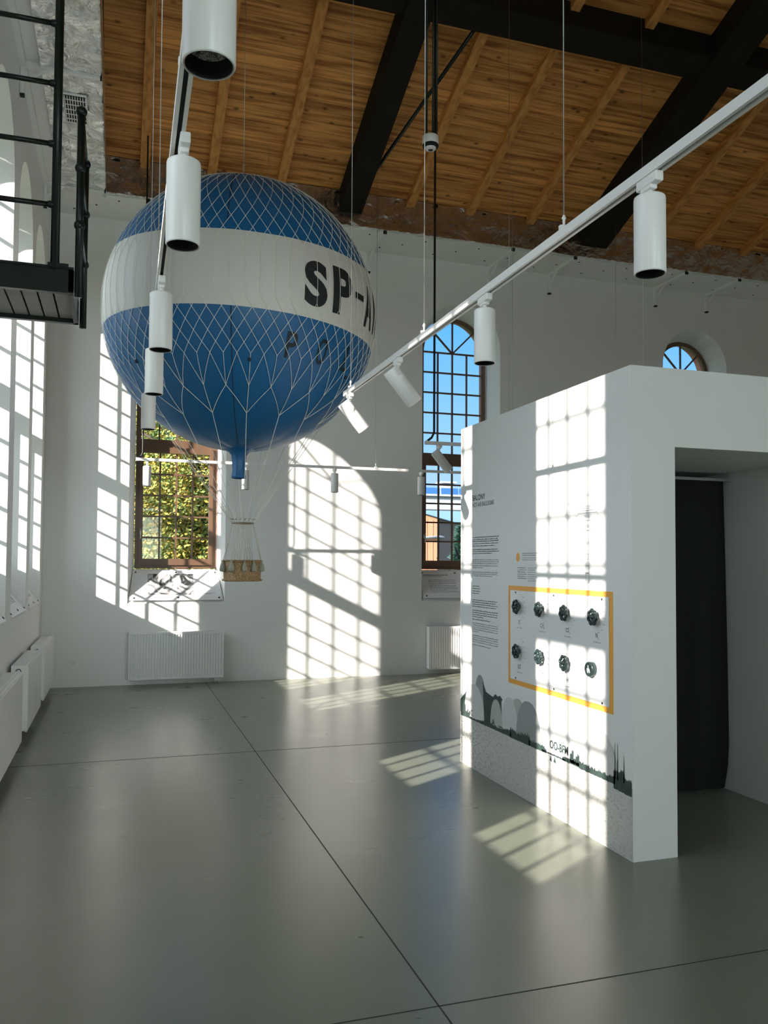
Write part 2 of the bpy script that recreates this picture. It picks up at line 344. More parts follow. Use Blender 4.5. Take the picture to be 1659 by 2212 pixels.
# windows ------------------------------------------------------
def window(n, to3, c):
    """timber window: opening sash below, fixed arched light above"""
    fm = mats = [FRAME]
    D0, D1 = .35, .41
    root = thing('window_%d' % n, to3(c, D0, 1.5), kind='structure')
    def bar(mb, u0, u1, z0, z1, d0=D0, d1=D1):
        P = [to3(u, d, z) for d in (d0, d1) for u, z in ((c+u0, z0), (c+u1, z0), (c+u1, z1), (c+u0, z1))]
        mb.add(P, [(0, 1, 2, 3), (7, 6, 5, 4), (0, 4, 5, 1), (1, 5, 6, 2), (2, 6, 7, 3), (3, 7, 4, 0)])
    def arc(mb, ro, ri, zs, d0, d1, a0=0, a1=pi, k=28):
        V = []; Fs = []
        for i in range(k+1):
            a = a0+(a1-a0)*i/k
            for r_, d in ((ro, d0), (ri, d0), (ri, d1), (ro, d1)): V.append(to3(c+r_*cos(a), d, zs+r_*sin(a)))
        for i in range(k):
            for j in range(4): Fs.append((i*4+j, i*4+(j+1) % 4, (i+1)*4+(j+1) % 4, (i+1)*4+j))
        mb.add(V, Fs)
    f = MB(); HW = .535
    bar(f, -HW, -HW+.055, 1.5, 4.78); bar(f, HW-.055, HW, 1.5, 4.78); bar(f, -HW+.055, HW-.055, 1.5, 1.56); bar(f, -HW+.055, HW-.055, 3.12, 3.245)
    arc(f, HW, HW-.064, 4.78, D0, D1); bar(f, -HW+.055, -HW+.064, 3.245, 4.78); bar(f, HW-.064, HW-.055, 3.245, 4.78)
    f.build('window_frame', FRAME, root)
    s = MB(); d0 = D0-.025; G = .436 if to3 is far3 else .452
    bar(s, -HW+.045, -G, 1.545, 3.14, d0, D1-.01); bar(s, G, HW-.045, 1.545, 3.14, d0, D1-.01); bar(s, -G, G, 1.545, 1.63, d0, D1-.01); bar(s, -G, G, 3.06, 3.14, d0, D1-.01)
    sash = s.build('window_sash', FRAME, root)
    m1 = MB(); t = .011
    for u in (-G/2, 0, G/2): bar(m1, u-t, u+t, 1.63, 3.06, D0+.012, D0+.042)
    for i in range(1, 5):
        z = 1.63+i*(3.06-1.63)/5; bar(m1, -G, G, z-t, z+t, D0+.010, D0+.044)
    m1.build('glazing_bars', FRAME, sash)
    m2 = MB(); U = .472
    for u in (-U/2, 0, U/2): bar(m2, u-t, u+t, 3.245, 4.78, D0+.012, D0+.042)
    for i in range(1, 6):
        z = 3.245+i*(4.78-3.245)/5; bar(m2, -U, U, z-t, z+t, D0+.010, D0+.044)
    bar(m2, -t, t, 4.78, 4.78+U, D0+.012, D0+.042)
    for a in (pi/4, 3*pi/4):
        p = Vector((cos(a), sin(a))); q = Vector((-p.y, p.x))*t
        P = [to3(c+x.x, d, 4.78+x.y) for d in (D0+.012, D0+.042) for x in (q, p*U+q, p*U-q, -q)]
        m2.add(P, [(0, 1, 2, 3), (7, 6, 5, 4), (0, 4, 5, 1), (1, 5, 6, 2), (2, 6, 7, 3), (3, 7, 4, 0)])
    m2.build('glazing_bars', FRAME, root)
    g = MB(); g.add([to3(c+u, D0+.03, z) for u, z in ((-G, 1.63), (G, 1.63), (G, 3.06), (-G, 3.06))], [(0, 1, 2, 3)])
    A = arch(U, 3.245, 4.78); g.add([to3(c+u, D0+.03, z) for u, z in A], [tuple(range(len(A)))])
    g.build('pane', GLASS, root)
    h = MB()
    bar(h, -HW+.062, -HW+.082, 1.96, 2.02, d0-.012, d0); bar(h, -HW+.066, -HW+.078, 1.90, 2.03, d0-.045, d0-.030); bar(h, -HW+.066, -HW+.078, 2.00, 2.02, d0-.045, d0)
    h.build('window_handle', WHITE, sash)
    return root
k = 1
for c in FARW: window(k, far3, c); k += 1
for c in LEFTW: window(k, left3, c); k += 1
for c in (.9, 5.0): window(k, back3, c); k += 1

# ceiling ------------------------------------------------------
ceil = thing('ceiling', (0, YR, roofz(YR)), kind='structure')
b = MB(); y0, y1 = YB-.4, DF+.5
b.add([(XL-.5, y1, roofz(y1)), (XR+.4, y1, roofz(y1)), (XR+.4, YR, roofz(YR)), (XL-.5, YR, roofz(YR)), (XR+.4, y0, roofz(y0)), (XL-.5, y0, roofz(y0))], [(0, 1, 2, 3), (3, 2, 4, 5)])
b.add([(XL-.5, y1, roofz(y1)+.2), (XR+.4, y1, roofz(y1)+.2), (XR+.4, YR, roofz(YR)+.2), (XL-.5, YR, roofz(YR)+.2), (XR+.4, y0, roofz(y0)+.2), (XL-.5, y0, roofz(y0)+.2)], [(3, 2, 1, 0), (5, 4, 2, 3)])
b.build('plank_lining', PLANK, ceil)
def slope_beam(x0, x1, dep, ya, yb, name, m):
    b = MB(); V = []
    for y in (ya, yb):
        for x, dz in ((x0, 0), (x1, 0), (x1, -dep), (x0, -dep)): V.append((x, y, roofz(y)+dz))
    b.add(V, [(0, 1, 2, 3), (7, 6, 5, 4), (0, 4, 5, 1), (1, 5, 6, 2), (2, 6, 7, 3), (3, 7, 4, 0)]); b.build(name, m, ceil)
for x in (.235, 1.04, 1.91, 3.69, 4.56, 5.49, 7.5, 8.35, 9.2, 10.1):
    slope_beam(x-.055, x+.055, .10, AY, YR, 'rafter', RAFT)
for x in (.235, 1.91, 4.56, 7.5, 9.2): slope_beam(x-.055, x+.055, .10, YR, YB, 'rafter', RAFT)
for x0, x1 in ((2.70, 3.00), (6.32, 6.74)):
    slope_beam(x0, x1, .30, AY+.2, YR, 'principal_beam', DARKWOOD); slope_beam(x0, x1, .30, YR, YB, 'principal_beam', DARKWOOD)
b = MB(); b.add([(x, y, z) for x in (XL-.3, XR) for y, z in ((7.60, roofz(7.6)), (7.875, roofz(7.875)), (7.875, roofz(7.875)-.26), (7.60, roofz(7.6)-.26))], [(0, 1, 2, 3), (7, 6, 5, 4), (0, 4, 5, 1), (1, 5, 6, 2), (2, 6, 7, 3), (3, 7, 4, 0)]); b.build('purlin', DARKWOOD, ceil)
b = MB(); b.box((XL-.3, YR-.15, roofz(YR)-.45), (XR, YR+.15, roofz(YR)-.05)); b.build('ridge_beam', DARKWOOD, ceil)
b = MB(); b.box((XL, AY-.02, HF-.05), (XR, AY+.22, HF+.02)); b.build('wall_plate', DARKWOOD, ceil)
b = MB(); b.tube([(3.62, 7.6, 7.42), (2.93, 10.2, 6.42)], .022, 10); b.build('wind_brace', BLACK, ceil)

# soffits / foil lagging --------------------------------------
HS = 6.05
def quilt(name, P0, U, Vd, Lu, Lv, mtl, parent, amp=.022, du=.045, sgn=1):
    """crumpled quilted foil sheet, real relief; P0 corner, U along, Vd across"""
    P0, U, Vd = Vector(P0), Vector(U), Vector(Vd); Nn = U.cross(Vd)
    nu, nv = int(Lu/du), max(4, int(Lv/du)); mb = MB(); V = []
    random.seed(3); pins = [((i+.5+random.uniform(-.25, .25))*.34, (j+.5+random.uniform(-.2, .2))*.25) for i in range(int(Lu/.34)+1) for j in range(int(Lv/.25)+1)]
    grid = {}
    for p in pins: grid.setdefault((int(p[0]/.5), int(p[1]/.5)), []).append(p)
    for i in range(nu+1):
        for j in range(nv+1):
            u, v = i*Lu/nu, j*Lv/nv; d = 9; pn = None
            for a in (-1, 0, 1):
                for b_ in (-1, 0, 1):
                    for p in grid.get((int(u/.5)+a, int(v/.5)+b_), []):
                        q = math.hypot(u-p[0], v-p[1])
                        if q < d: d = q; pn = p
            ang = atan2(v-pn[1], u-pn[0]) if pn else 0
            h = amp*min(1, (d/.16))**.6*(1+.25*sin(ang*7+pn[0]*30 if pn else 0)) + .008*noise.noise(Vector((u*9, v*9, 2)))
            V.append(P0+U*u+Vd*v+Nn*h*sgn)
    Fs = [(i*(nv+1)+j, i*(nv+1)+j+1, (i+1)*(nv+1)+j+1, (i+1)*(nv+1)+j) for i in range(nu) for j in range(nv)]
    mb.add(V, Fs, 0, True); return mb.build(name, mtl, parent)
t1 = thing('trim_1', (-.5, 4, HS), kind='structure')   # ledge over the left wall
quilt('foil_underside', (-.22, YB, HS-.006), (0, 1, 0), (-1, 0, 0), AY-YB-.15, .51, FOIL, t1, sgn=-1, amp=.03)
b = MB(); b.box((XL, YB, HS), (-.21, AY, HS+.04)); b.box((XL, YB, HS-.06), (XL+.05, AY+.1, HS)); b.build('ledge_board', WALL, t1)
b = MB(); b.box((-.25, YB, HS-.01), (-.21, AY+.1, HS+.45)); b.build('foil_face', FOIL, t1)
b = MB(); n_ = 40
V = []; 
for i in range(n_+1):
    y = YB+(AY+.3-YB)*i/n_; V += [(-.23, y, HS+.45), (-.23, y, roofz(y))]
b.add(V, [(2*i, 2*i+1, 2*i+3, 2*i+2) for i in range(n_)]); b.build('gable_boarding', DARKWOOD, t1)
b = MB(); b.rbox((-.575, 8.20, HS-.045), (-.355, 8.74, HS-.03), .004)
for i in range(9): b.box((-.56+i*.0235, 8.23, HS-.056), (-.553+i*.0235, 8.71, HS-.045))
for i in range(5): b.box((-.562, 8.29+i*.09, HS-.052), (-.368, 8.30+i*.09, HS-.045))
vg = b.build('vent_grille', WHITE, t1)
b = MB(); b.box((-.565, 8.22, HS-.0458), (-.365, 8.72, HS-.0452)); b.build('grille_opening', DARK, vg)
t2 = thing('trim_2', (5, 10.8, HS), kind='structure')   # ledge over the far wall
b = MB(); b.box((XL, AY-.01, HS), (XR, DF, HS+.04)); b.build('ledge_board', WALL, t2)
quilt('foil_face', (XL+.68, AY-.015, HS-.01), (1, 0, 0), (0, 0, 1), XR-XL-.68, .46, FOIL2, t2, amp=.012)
b = MB(); b.box((-.22, AY-.04, HS-.012), (XR, AY+.03, HS-.001)); b.build('foil_edge', FOIL, t2)
b = MB()
for i in range(42):
    x = -.6+i*.27; y = DF-.2-(i % 3)*.2
    b.lathe([(0, HS-.004), (.012, HS-.004), (.014, HS)], 10, Matrix.Translation((x, y, 0)))
b.build('fixing_cap', DARK, t2)

# brackets under the ledges ------------------------------------
def bracket_proto():
    r = thing('wall_bracket', (0, 0, 0), 'x', 'bracket', 'white angle brackets under the ledge')
    b = MB(); b.box((-.022, -.045, -.30), (.022, -.003, 0)); b.build('wall_leg', WHITE, r)
    b = MB(); b.box((-.022, -.78, -.045), (.022, -.045, -.002)); b.build('arm', WHITE, r)
    b = MB(); b.tube([(0, -.03, -.19), (0, -.27, -.03)], .017, 4); b.build('brace', WHITE, r)
    b = MB(); b.box((-.023, -.80, -.046), (.023, -.78, -.001)); b.build('end_cap', DARK, r); b = MB(); b.box((-.023, -.046, -.32), (.023, -.002, -.30)); b.build('end_cap', DARK, r)
    return r
bp = bracket_proto()
labs = ['white angle bracket on the far wall just right of the balloon', 'white angle bracket on the far wall above the tall blue arched window', 'white angle bracket on the far wall seen just under the right track rail',
        'white angle bracket on the far wall behind the large right spotlight', 'rightmost white angle bracket on the far wall', 'white angle bracket on the far wall hidden behind the top left of the balloon']
for i, x in enumerate((3.34, 5.243, 6.242, 8.159, 9.144, .28)):
    o = bp if i == 0 else copy_tree(bp)
    o.location = (x, DF, HS); o['label'] = labs[i]
for y, lb in ((7.86, 'white angle bracket on the left wall in front of the silver foil'), (10.3, 'white angle bracket on the left wall near the far corner behind the railing')):
    o = copy_tree(bp, (XL, y, HS), pi/2, lb)
    o.scale = (1, .86, 1)

# ------------------------------------------------------------------ booth
BX, BY0, BY1, BZ = 2.656, 3.86, 6.21, 2.69
booth = thing('exhibition_booth', (BX, BY0, 0), 'white walk-in exhibition booth with balloon mural and dark curtained doorway', 'exhibition booth')
b = MB()
X1 = 6.6; DX0, DX1, DZ, DY = 2.938, 4.155, 2.25, 4.86
# outer skin with doorway
b.add([(BX, BY0, 0), (BX, BY1, 0), (BX, BY1, BZ), (BX, BY0, BZ)], [(0, 3, 2, 1)])
b.add([(BX, BY0, 0), (DX0, BY0, 0), (DX0, BY0, DZ), (DX1, BY0, DZ), (DX1, BY0, 0), (X1, BY0, 0), (X1, BY0, BZ), (BX, BY0, BZ)], [(0, 1, 2, 7), (2, 3, 6, 7), (3, 4, 5, 6)])
b.add([(BX, BY0, BZ), (X1, BY0, BZ), (X1, BY1, BZ), (BX, BY1, BZ)], [(0, 1, 2, 3)])
b.add([(BX, BY1, 0), (X1, BY1, 0), (X1, BY1, BZ), (BX, BY1, BZ)], [(0, 1, 2, 3)])
b.add([(X1, BY0, 0), (X1, BY1, 0), (X1, BY1, BZ), (X1, BY0, BZ)], [(0, 1, 2, 3)])
# recess and dark room behind
b.add([(DX0, BY0, 0), (DX0, DY+.6, 0), (DX0, DY+.6, DZ), (DX0, BY0, DZ)], [(0, 1, 2, 3)])
b.add([(DX1, BY0, 0), (DX1, DY+.6, 0), (DX1, DY+.6, DZ), (DX1, BY0, DZ)], [(0, 3, 2, 1)])
b.add([(DX0, BY0, DZ), (DX1, BY0, DZ), (DX1, DY+.6, DZ), (DX0, DY+.6, DZ)], [(0, 3, 2, 1)])
b.add([(DX0, DY+.6, 0), (DX1, DY+.6, 0), (DX1, DY+.6, DZ), (DX0, DY+.6, DZ)], [(0, 1, 2, 3)])
b.build('booth_walls', BOOTH, booth)
b = MB(); V = []; NC = 60; rows = 14
for j in range(rows+1):
    z = .03+(2.19-.03)*j/rows
    for i in range(NC+1):
        u = i/NC; xr = DX1-.012-.05*(max(0, .35-z)/.35)**2-.03*(z/2.2)**2
        V.append((DX0+.005+(xr-DX0-.005)*u, DY+.018*sin(u*38+z*.4)*(.5+.5*(1-z/2.2)), z))
b.add(V, [(j*(NC+1)+i, j*(NC+1)+i+1, (j+1)*(NC+1)+i+1, (j+1)*(NC+1)+i) for j in range(rows) for i in range(NC)], 0, True)
b.build('door_curtain', CURTAIN, booth)
b = MB(); b.box((DX0, DY-.02, 2.19), (DX1, DY+.02, 2.21)); b.build('curtain_rail', mat('grey_rail', (.3, .3, .3), .5), booth)

# prints on the booth's left face: (u along -y, z) -> world
FX = BX-.0012
def pface(u, z, d=0): return (FX-d, u, z)          # u is world y
def put_text(mb, body, y, z, width, height, mi=0, d=0, **k):
    V, Fc = text_fit(body, width, height, **k); mb.add([pface(y-a, z+c, d) for a, c in V], Fc, mi)
def put_rect(mb, ya, yb, za, zb, mi=0, d=0): mb.add([pface(ya, za, d), pface(yb, za, d), pface(yb, zb, d), pface(ya, zb, d)], [(0, 1, 2, 3)], mi)
def para(mb, ya, yb, z, h, mi=0, last=1.0, seed=0, d=0):
    rnd = random.Random(seed); y = ya; end = ya-(ya-yb)*last
    while y > end:
        wd = rnd.uniform(.008, .03)*(h/.008)**.5; y2 = max(end, y-wd)
        n = max(1, int((y-y2)/(h*.62)))
        for i in range(n):
            a = y-(y-y2)*i/n; q = rnd.choice((.62, .62, 1.0)); put_rect(mb, a, a-(y-y2)/n*.68, z, z+h*q, mi, d)
        y = y2-h*.55
b = MB()
put_text(b, 'BALONY', 5.977, 2.088, .235, .043, bold=.012)
put_text(b, 'HOT-AIR BALLOONS', 5.976, 2.036, .388, .034)
b.build('heading_lettering', BLACKPAINT, booth)
b = MB(); zf = lambda yy: 1.80-(yy-700)*.000579
i = 0
for yy, mi, last in [(700, 0, 1), (730, 0, .95), (755, 0, .98), (785, 0, .97), (815, 0, .86), (865, 0, .97), (890, 0, 1), (915, 0, .74), (1000, 1, .98), (1025, 1, 1), (1050, 1, .96), (1080, 1, .97), (1105, 1, .4), (1165, 1, .97), (1190, 1, .95), (1215, 1, .75),
     (1355, 0, .28), (1385, 0, .31), (1420, 0, .31), (1450, 1, .27), (1540, 0, .95), (1568, 0, .88), (1596, 0, .96), (1625, 0, .9), (1680, 0, .97), (1708, 0, .96), (1736, 0, .95), (1764, 0, .44), (1800, 0, .7),
     (1850, 1, .95), (1878, 1, .97), (1906, 1, .96), (1934, 1, .95), (1960, 1, .25), (2015, 1, .97), (2043, 1, .96), (2071, 1, .97), (2099, 1, .96), (2140, 1, .7)]:
    i += 1; para(b, 5.976, 5.50, zf(yy)-.006, .0085, mi, last, i)
for z, ya, yb, mi in [(1.665, 5.135, 4.885, 0), (1.651, 5.135, 4.93, 0), (1.634, 5.135, 4.89, 1), (1.620, 5.135, 4.93, 1)] + [(1.565-.0145*q, 5.205, 5.085-.01*(q % 2), 0) for q in range(6)] + [(1.565-.0145*q, 5.055, 4.93+.02*(q % 2), 1) for q in range(7)]:
    i += 1; para(b, ya, yb, z, .006, mi, 1, i)
b.build('paragraph_lettering', [BLACKPAINT, GREYPRINT], booth)
b = MB(); b.poly([pface(5.20+.03*cos(pi/3*q+pi/6), 1.64+.034*sin(pi/3*q+pi/6)) for q in range(6)]); b.build('hexagon_badge', ORANGE, booth)
# gas composition diagram
b = MB(); cy_, cz_, R_ = 4.305, 1.801, .145
def line(mb, P, q=.0012, mi=0, d=0):
    for (a, c), (a2, c2) in zip(P, P[1:]):
        v = Vector((a2-a, c2-c)); 
        if v.length < 1e-6: continue
        nn = Vector((-v.y, v.x)).normalized()*q
        mb.add([pface(a+nn.x, c+nn.y, d), pface(a2+nn.x, c2+nn.y, d), pface(a2-nn.x, c2-nn.y, d), pface(a-nn.x, c-nn.y, d)], [(0, 1, 2, 3)], mi)
line(b, [(cy_+R_*cos(2*pi*q/48), cz_+R_*sin(2*pi*q/48)) for q in range(49)], .0008)
for dz in (.138, .128, .115, .100, .055, -.005):
    hw = sqrt(max(0, R_*R_-dz*dz)); line(b, [(cy_+hw, cz_+dz), (cy_-hw, cz_+dz)], .0013)
for q in (-.075, -.03, .03, .075): line(b, [(cy_+q*1.1, cz_-sqrt(R_*R_-q*q)), (cy_+q*.25, 1.585)], .0005)
line(b, [(cy_+.012, 1.655), (cy_+.008, 1.625), (cy_-.008, 1.625), (cy_-.012, 1.655)], .0008)
line(b, [(cy_+.019, 1.585), (cy_-.019, 1.585)], .0015); line(b, [(cy_+.018, 1.585), (cy_+.022, 1.545), (cy_-.022, 1.545), (cy_-.018, 1.585)], .0006)
line(b, [(cy_+.022, 1.543), (cy_-.022, 1.543)], .0025); line(b, [(cy_+.022, 1.54), (cy_+.018, 1.487), (cy_-.018, 1.487), (cy_-.022, 1.54)], .001)
line(b, [(cy_+.13, 1.972), (cy_+.045, 1.972), (cy_+.045, 1.94)], .0006); line(b, [(cy_+.13, 1.925), (cy_+.075, 1.925)], .0006); line(b, [(cy_-.06, 1.925), (cy_-.10, 1.925)], .0006)
for s_, ya, za, wd in [('0,3% O', 4.338, 2.000, .052), ('2,5% C H', 4.525, 1.962, .062), ('2,2% CO', 4.515, 1.915, .058), ('4% N', 4.195, 1.916, .036), ('14% CO', 4.337, 1.874, .055), ('20% CH', 4.34, 1.815, .055), ('56% H', 4.34, 1.715, .052)]:
    put_text(b, s_, ya, za, wd, .016); put_text(b, '2' if s_ != '20% CH' else '4', ya-wd-.001, za-.006, .004, .008)
b.build('gas_diagram', GREYPRINT, booth)

# mural: field, tree line, gas balloons
FIELD = mat('mural_field', (.55, .56, .54), .6)
n, l, bs = nodes(FIELD); t = n.new('ShaderNodeTexCoord'); mp = n.new('ShaderNodeMapping'); mp.inputs['Scale'].default_value = (1, 14, 34); l.new(t.outputs['Object'], mp.inputs[0])
a = n.new('ShaderNodeTexNoise'); a.inputs['Scale'].default_value = 2.2; a.inputs['Detail'].default_value = 9; a.inputs['Roughness'].default_value = .7; l.new(mp.outputs[0], a.inputs['Vector'])
sx = n.new('ShaderNodeSeparateXYZ'); l.new(t.outputs['Object'], sx.inputs[0])
gr = n.new('ShaderNodeMapRange'); l.new(sx.outputs['Y'], gr.inputs[0]); gr.inputs['From Min'].default_value = 1.5; gr.inputs['From Max'].default_value = 2.4; gr.inputs['To Min'].default_value = 0; gr.inputs['To Max'].default_value = -.09
ad = n.new('ShaderNodeMath'); ad.operation = 'ADD'; l.new(a.outputs['Fac'], ad.inputs[0]); l.new(gr.outputs[0], ad.inputs[1])
r = n.new('ShaderNodeValToRGB'); r.color_ramp.elements[0].position = .28; r.color_ramp.elements[0].color = (.20, .22, .20, 1); r.color_ramp.elements[1].position = .48; r.color_ramp.elements[1].color = (.56, .56, .53, 1); l.new(ad.outputs[0], r.inputs[0]); l.new(r.outputs[0], bs.inputs['Base Color'])
TREEC = mat('mural_trees', (.035, .06, .055), .6, var=(14, .5))
G1 = mat('mural_balloon_pale', (.60, .61, .60), .6); G2 = mat('mural_balloon_grey', (.30, .33, .32), .6); G3 = mat('mural_balloon_mid', (.44, .46, .44), .6)
b = MB(); put_rect(b, BY1-.003, BY0+.003, .003, .386, 0); b.build('mural_field', FIELD, booth)
def dome(yc, hw, zt, zb, m, d, sq=2.3):
    pts = []
    for q in range(33):
        th = pi*q/32; c_, s_ = cos(th), sin(th)
        u = hw*(abs(c_)**(2/sq))*(1 if c_ > 0 else -1); v = abs(s_)**(2/sq); pts.append(pface(yc+u, zb+(zt-zb)*v, d))
    b = MB(); b.poly(pts); b.build('mural_balloon', m, booth)
dome(5.83, .115, .742, .39, G2, .0002); dome(5.94, .19, .655, .375, G1, .0005)
dome(5.545, .10, .60, .38, G3, .0008); dome(5.20, .13, .66, .38, G3, .0003); dome(5.33, .13, .65, .38, G1, .0004); dome(5.05, .175, .665, .38, G2, .0009)
dome(4.165, .155, .64, .385, G1, .0004, 2.1); dome(4.12, .12, .60, .385, G3, .0002)
def ridge(ya, yb, zb, base, amp, seed, d, step=.012, spikes=()):
    rnd = random.Random(seed); top = []; y = ya
    while y > yb:
        h = base+amp*(.5+.5*noise.noise(Vector((y*7, seed, 0))))+rnd.uniform(0, amp*.55)
        top.append((y, zb+h)); y -= step*rnd.uniform(.5, 1.4)
    pts = top
    V = [pface(a, c, d) for a, c in pts]+[pface(a, zb-.004*rnd.random(), d) for a, c in pts]
    k_ = len(pts); T.add(V, [(i, i+1, k_+i+1, k_+i) for i in range(k_-1)])
T = MB()
ridge(6.20, 6.10, .378, .03, .07, 1, .0011, .004); ridge(6.10, 6.02, .378, .004, .05, 21, .0011, .004); ridge(6.02, 5.78, .378, .002, .018, 2, .0012, .005); ridge(5.80, 5.30, .378, .008, .028, 3, .0012, .005); ridge(5.32, 5.02, .375, .015, .055, 4, .0012, .005); ridge(5.04, 4.80, .375, .010, .035, 14, .0012, .004)
ridge(4.86, 4.56, .380, .002, .008, 5, .0012, .006); ridge(4.60, 4.36, .378, .006, .025, 9, .0012, .005)
for k_, (ya_, h_) in enumerate(((4.495, .055), (4.475, .075), (4.455, .035), (4.43, .05), (4.41, .062), (4.39, .03))): ridge(ya_+.012, ya_-.012, .385, h_*.6, h_*.5, 30+k_, .0012, .003)
ridge(4.40, 4.02, .374, .008, .035, 7, .0013, .005); ridge(4.04, 3.99, .35, .07, .05, 8, .0013, .004); ridge(3.99, 3.93, .348, .055, .06, 18, .0013, .004); ridge(3.935, 3.865, .345, .04, .05, 28, .0013, .004)
for yy, h in ((4.025, .60), (4.0, .60), (3.94, .55)): T.add([pface(yy+.006, .40, .0013), pface(yy-.006, .40, .0013), pface(yy-.001, h, .0013), pface(yy+.001, h, .0013)], [(0, 1, 2, 3)])
# dark envelopes between the gas balloons
T.poly([pface(*q, .00015) for q in ((6.21, .40), (6.09, .385), (6.08, .60), (6.05, .618), (6.06, .60), (6.12, .56), (6.21, .50))])
T.poly([pface(*q, .0006) for q in ((5.75, .385), (5.45, .385), (5.46, .60), (5.44, .615), (5.48, .638), (5.52, .625), (5.56, .638), (5.60, .61), (5.66, .62), (5.72, .63), (5.78, .70))])
put_text(T, 'NC', 6.06, .405, .10, .045, d=.0016); put_text(T, 'BLA', 5.70, .405, .14, .045, d=.0016, bold=.03); put_text(T, 'ID', 5.50, .385, .07, .035, d=.0016, bold=.03)
put_text(T, 'OO-BFM', 4.755, .420, .225, .052, d=.0016, bold=.02)
for yy in (4.74, 4.69): T.add([pface(yy, .375, .001), pface(yy-.012, .335, .001), pface(yy+.02, .34, .001)], [(0, 1, 2)])
T.build('mural_tree_line', TREEC, booth)

# gas valve panel
pan = thing('valve_panel', (BX, 4.69, .755), 'white interactive gas panel with an orange border and black hand wheels', 'display panel')
b = MB()
for ya, yb, za, zb in ((5.342, 4.040, 1.410, 1.441), (5.342, 4.040, .755, .787), (5.342, 5.307, .787, 1.410), (4.073, 4.040, .787, 1.410)): b.box((BX-.0035, yb, za), (BX-.0006, ya, zb))
b.build('orange_border', ORANGE, pan)
b = MB(); b.rbox((BX-.008, 4.076, .789), (BX-.002, 5.304, 1.408), .001); b.build('panel_board', BOARD, pan)
PD = .0075
for ya in (5.22, 4.69, 4.14):
    for z in (1.395, .802):
        b = MB(); M = Matrix.Translation((BX-.009, ya, z)) @ Matrix.Rotation(-pi/2, 4, 'Y'); b.lathe([(0, .002), (.006, .002), (.007, 0)], 12, M); b.build('panel_screw', SCREW, pan)
gases = [('O', '2', 5.225, 1.295), ('C H', '', 4.90, 1.295), ('CO', '2', 4.575, 1.29), ('N', '2', 4.245, 1.286), ('CO', '', 5.225, .985), ('CH', '4', 4.90, .983), ('H', '2', 4.575, .980)]
tk = MB(); gl = MB()
for nm, sub, y, z in gases:
    y, z = y*.9887, 1.6+(z-1.6)*.9887
    for q in range(7):
        a = radians(-75+q*25+0); u = cos(a); v = sin(a)
        line(tk, [(y-u*.060, z+v*.064), (y-u*.074, z+v*.078)], .0007, 0, PD)
        para(tk, y-u*.086+.008, y-u*.086-.010, z+v*.090-.004, .006, 0, 1, q, PD)
    wd = .020*len(nm.replace(' ', '')); zc = z-.118
    if nm == 'C H':
        put_text(gl, 'C', y+.022, zc, .016, .026, d=PD, bold=.01); put_text(gl, 'N', y+.005, zc-.008, .007, .010, d=PD, bold=.01); put_text(gl, 'H', y-.006, zc, .015, .026, d=PD, bold=.01); put_text(gl, 'M', y-.023, zc-.008, .009, .010, d=PD, bold=.01)
    else: put_text(gl, nm, y+wd/2, zc, wd, .026, d=PD, bold=.012)
    if sub: put_text(gl, sub, y-wd/2-.003, zc-.010, .007, .012, d=PD, bold=.01)
    para(tk, y+.035, y-.045, zc-.030, .006, 0, 1, int(y*100), PD)
gl.build('gas_lettering', BLACKPAINT, pan); tk.build('dial_marks', GREYPRINT, pan)
def wheel(y, z, ph):
    b = MB(); n_ = 72; R0 = .040; x = BX-.036
    y, z = y*.9887, 1.6+(z-1.6)*.9887
    ring = [(x, y+(R0+.0036*cos(7*2*pi*i/n_+ph))*cos(2*pi*i/n_), z+(R0+.0036*cos(7*2*pi*i/n_+ph))*sin(2*pi*i/n_)) for i in range(n_)]
    b.tube(ring, .0092, 8, closed=True)
    for q in range(3):
        a = ph+q*2*pi/3; b.tube([(x, y, z), (x, y+R0*cos(a), z+R0*sin(a))], .0085, 8)
    b.ball((x, y, z), .017, 12, sc_=(.7, 1, 1)); b.tube([(x, y, z), (BX-.006, y, z)], .009, 12); b.lathe([(.018, 0), (.018, .008), (.009, .010)], 16, Matrix.Translation((BX-.008, y, z)) @ Matrix.Rotation(-pi/2, 4, 'Y'))
    return b.build('hand_wheel', BLACKW, pan)
BLACKW = mat('black_plastic', (.018, .035, .034), .25)
for i, (_, _, y, z) in enumerate(gases): wheel(y, z, i*.7)
b = MB(); M = Matrix.Translation((BX-.008, 4.236, .985)) @ Matrix.Rotation(-pi/2, 4, 'Y')
b.lathe([(.043, 0), (.043, .028), (.040, .032), (.033, .032), (.032, .029), (0, .029)], 36, M); pb = b.build('push_button', BLACKW, pan)
b = MB(); hx = BX-.0375
b.poly([(hx, 4.236+u, .985+v) for u, v in ((.012, -.022), (.004, -.022), (.002, -.006), (-.008, -.022), (-.014, -.018), (-.008, .000), (.002, .006), (.003, .022), (.009, .022), (.010, .002), (.020, .004), (.018, -.006))])
b.build('hand_symbol', WHITE, pb)

# ------------------------------------------------------------------ gas balloon
CB = Vector((.992, 7.149, 3.712)); RB = 1.158
bal = thing('gas_balloon', (CB.x, CB.y, 1.43), 'large blue model gas balloon with a white band, net and wicker basket', 'balloon')
def sph(lat, az, r=RB):      # az 0 faces -Y, positive towards +X
    return CB+Vector((r*cos(lat)*sin(az), -r*cos(lat)*cos(az), r*sin(lat)))
b = MB(); NU, NVv = 128, 96
def zone_face(c):
    z = (c-CB); 
    up = .41+.073*z.x-.029*0; up = .073*z.x-.029*z.y*0+.41-.02
    lo = .010*z.x-.044*0-.236
    up = -.029*z.x+.073*z.y+.410; lo = -.044*z.x+.010*z.y-.236
    return z.z > up, z.z < lo
V = []; Fs = []
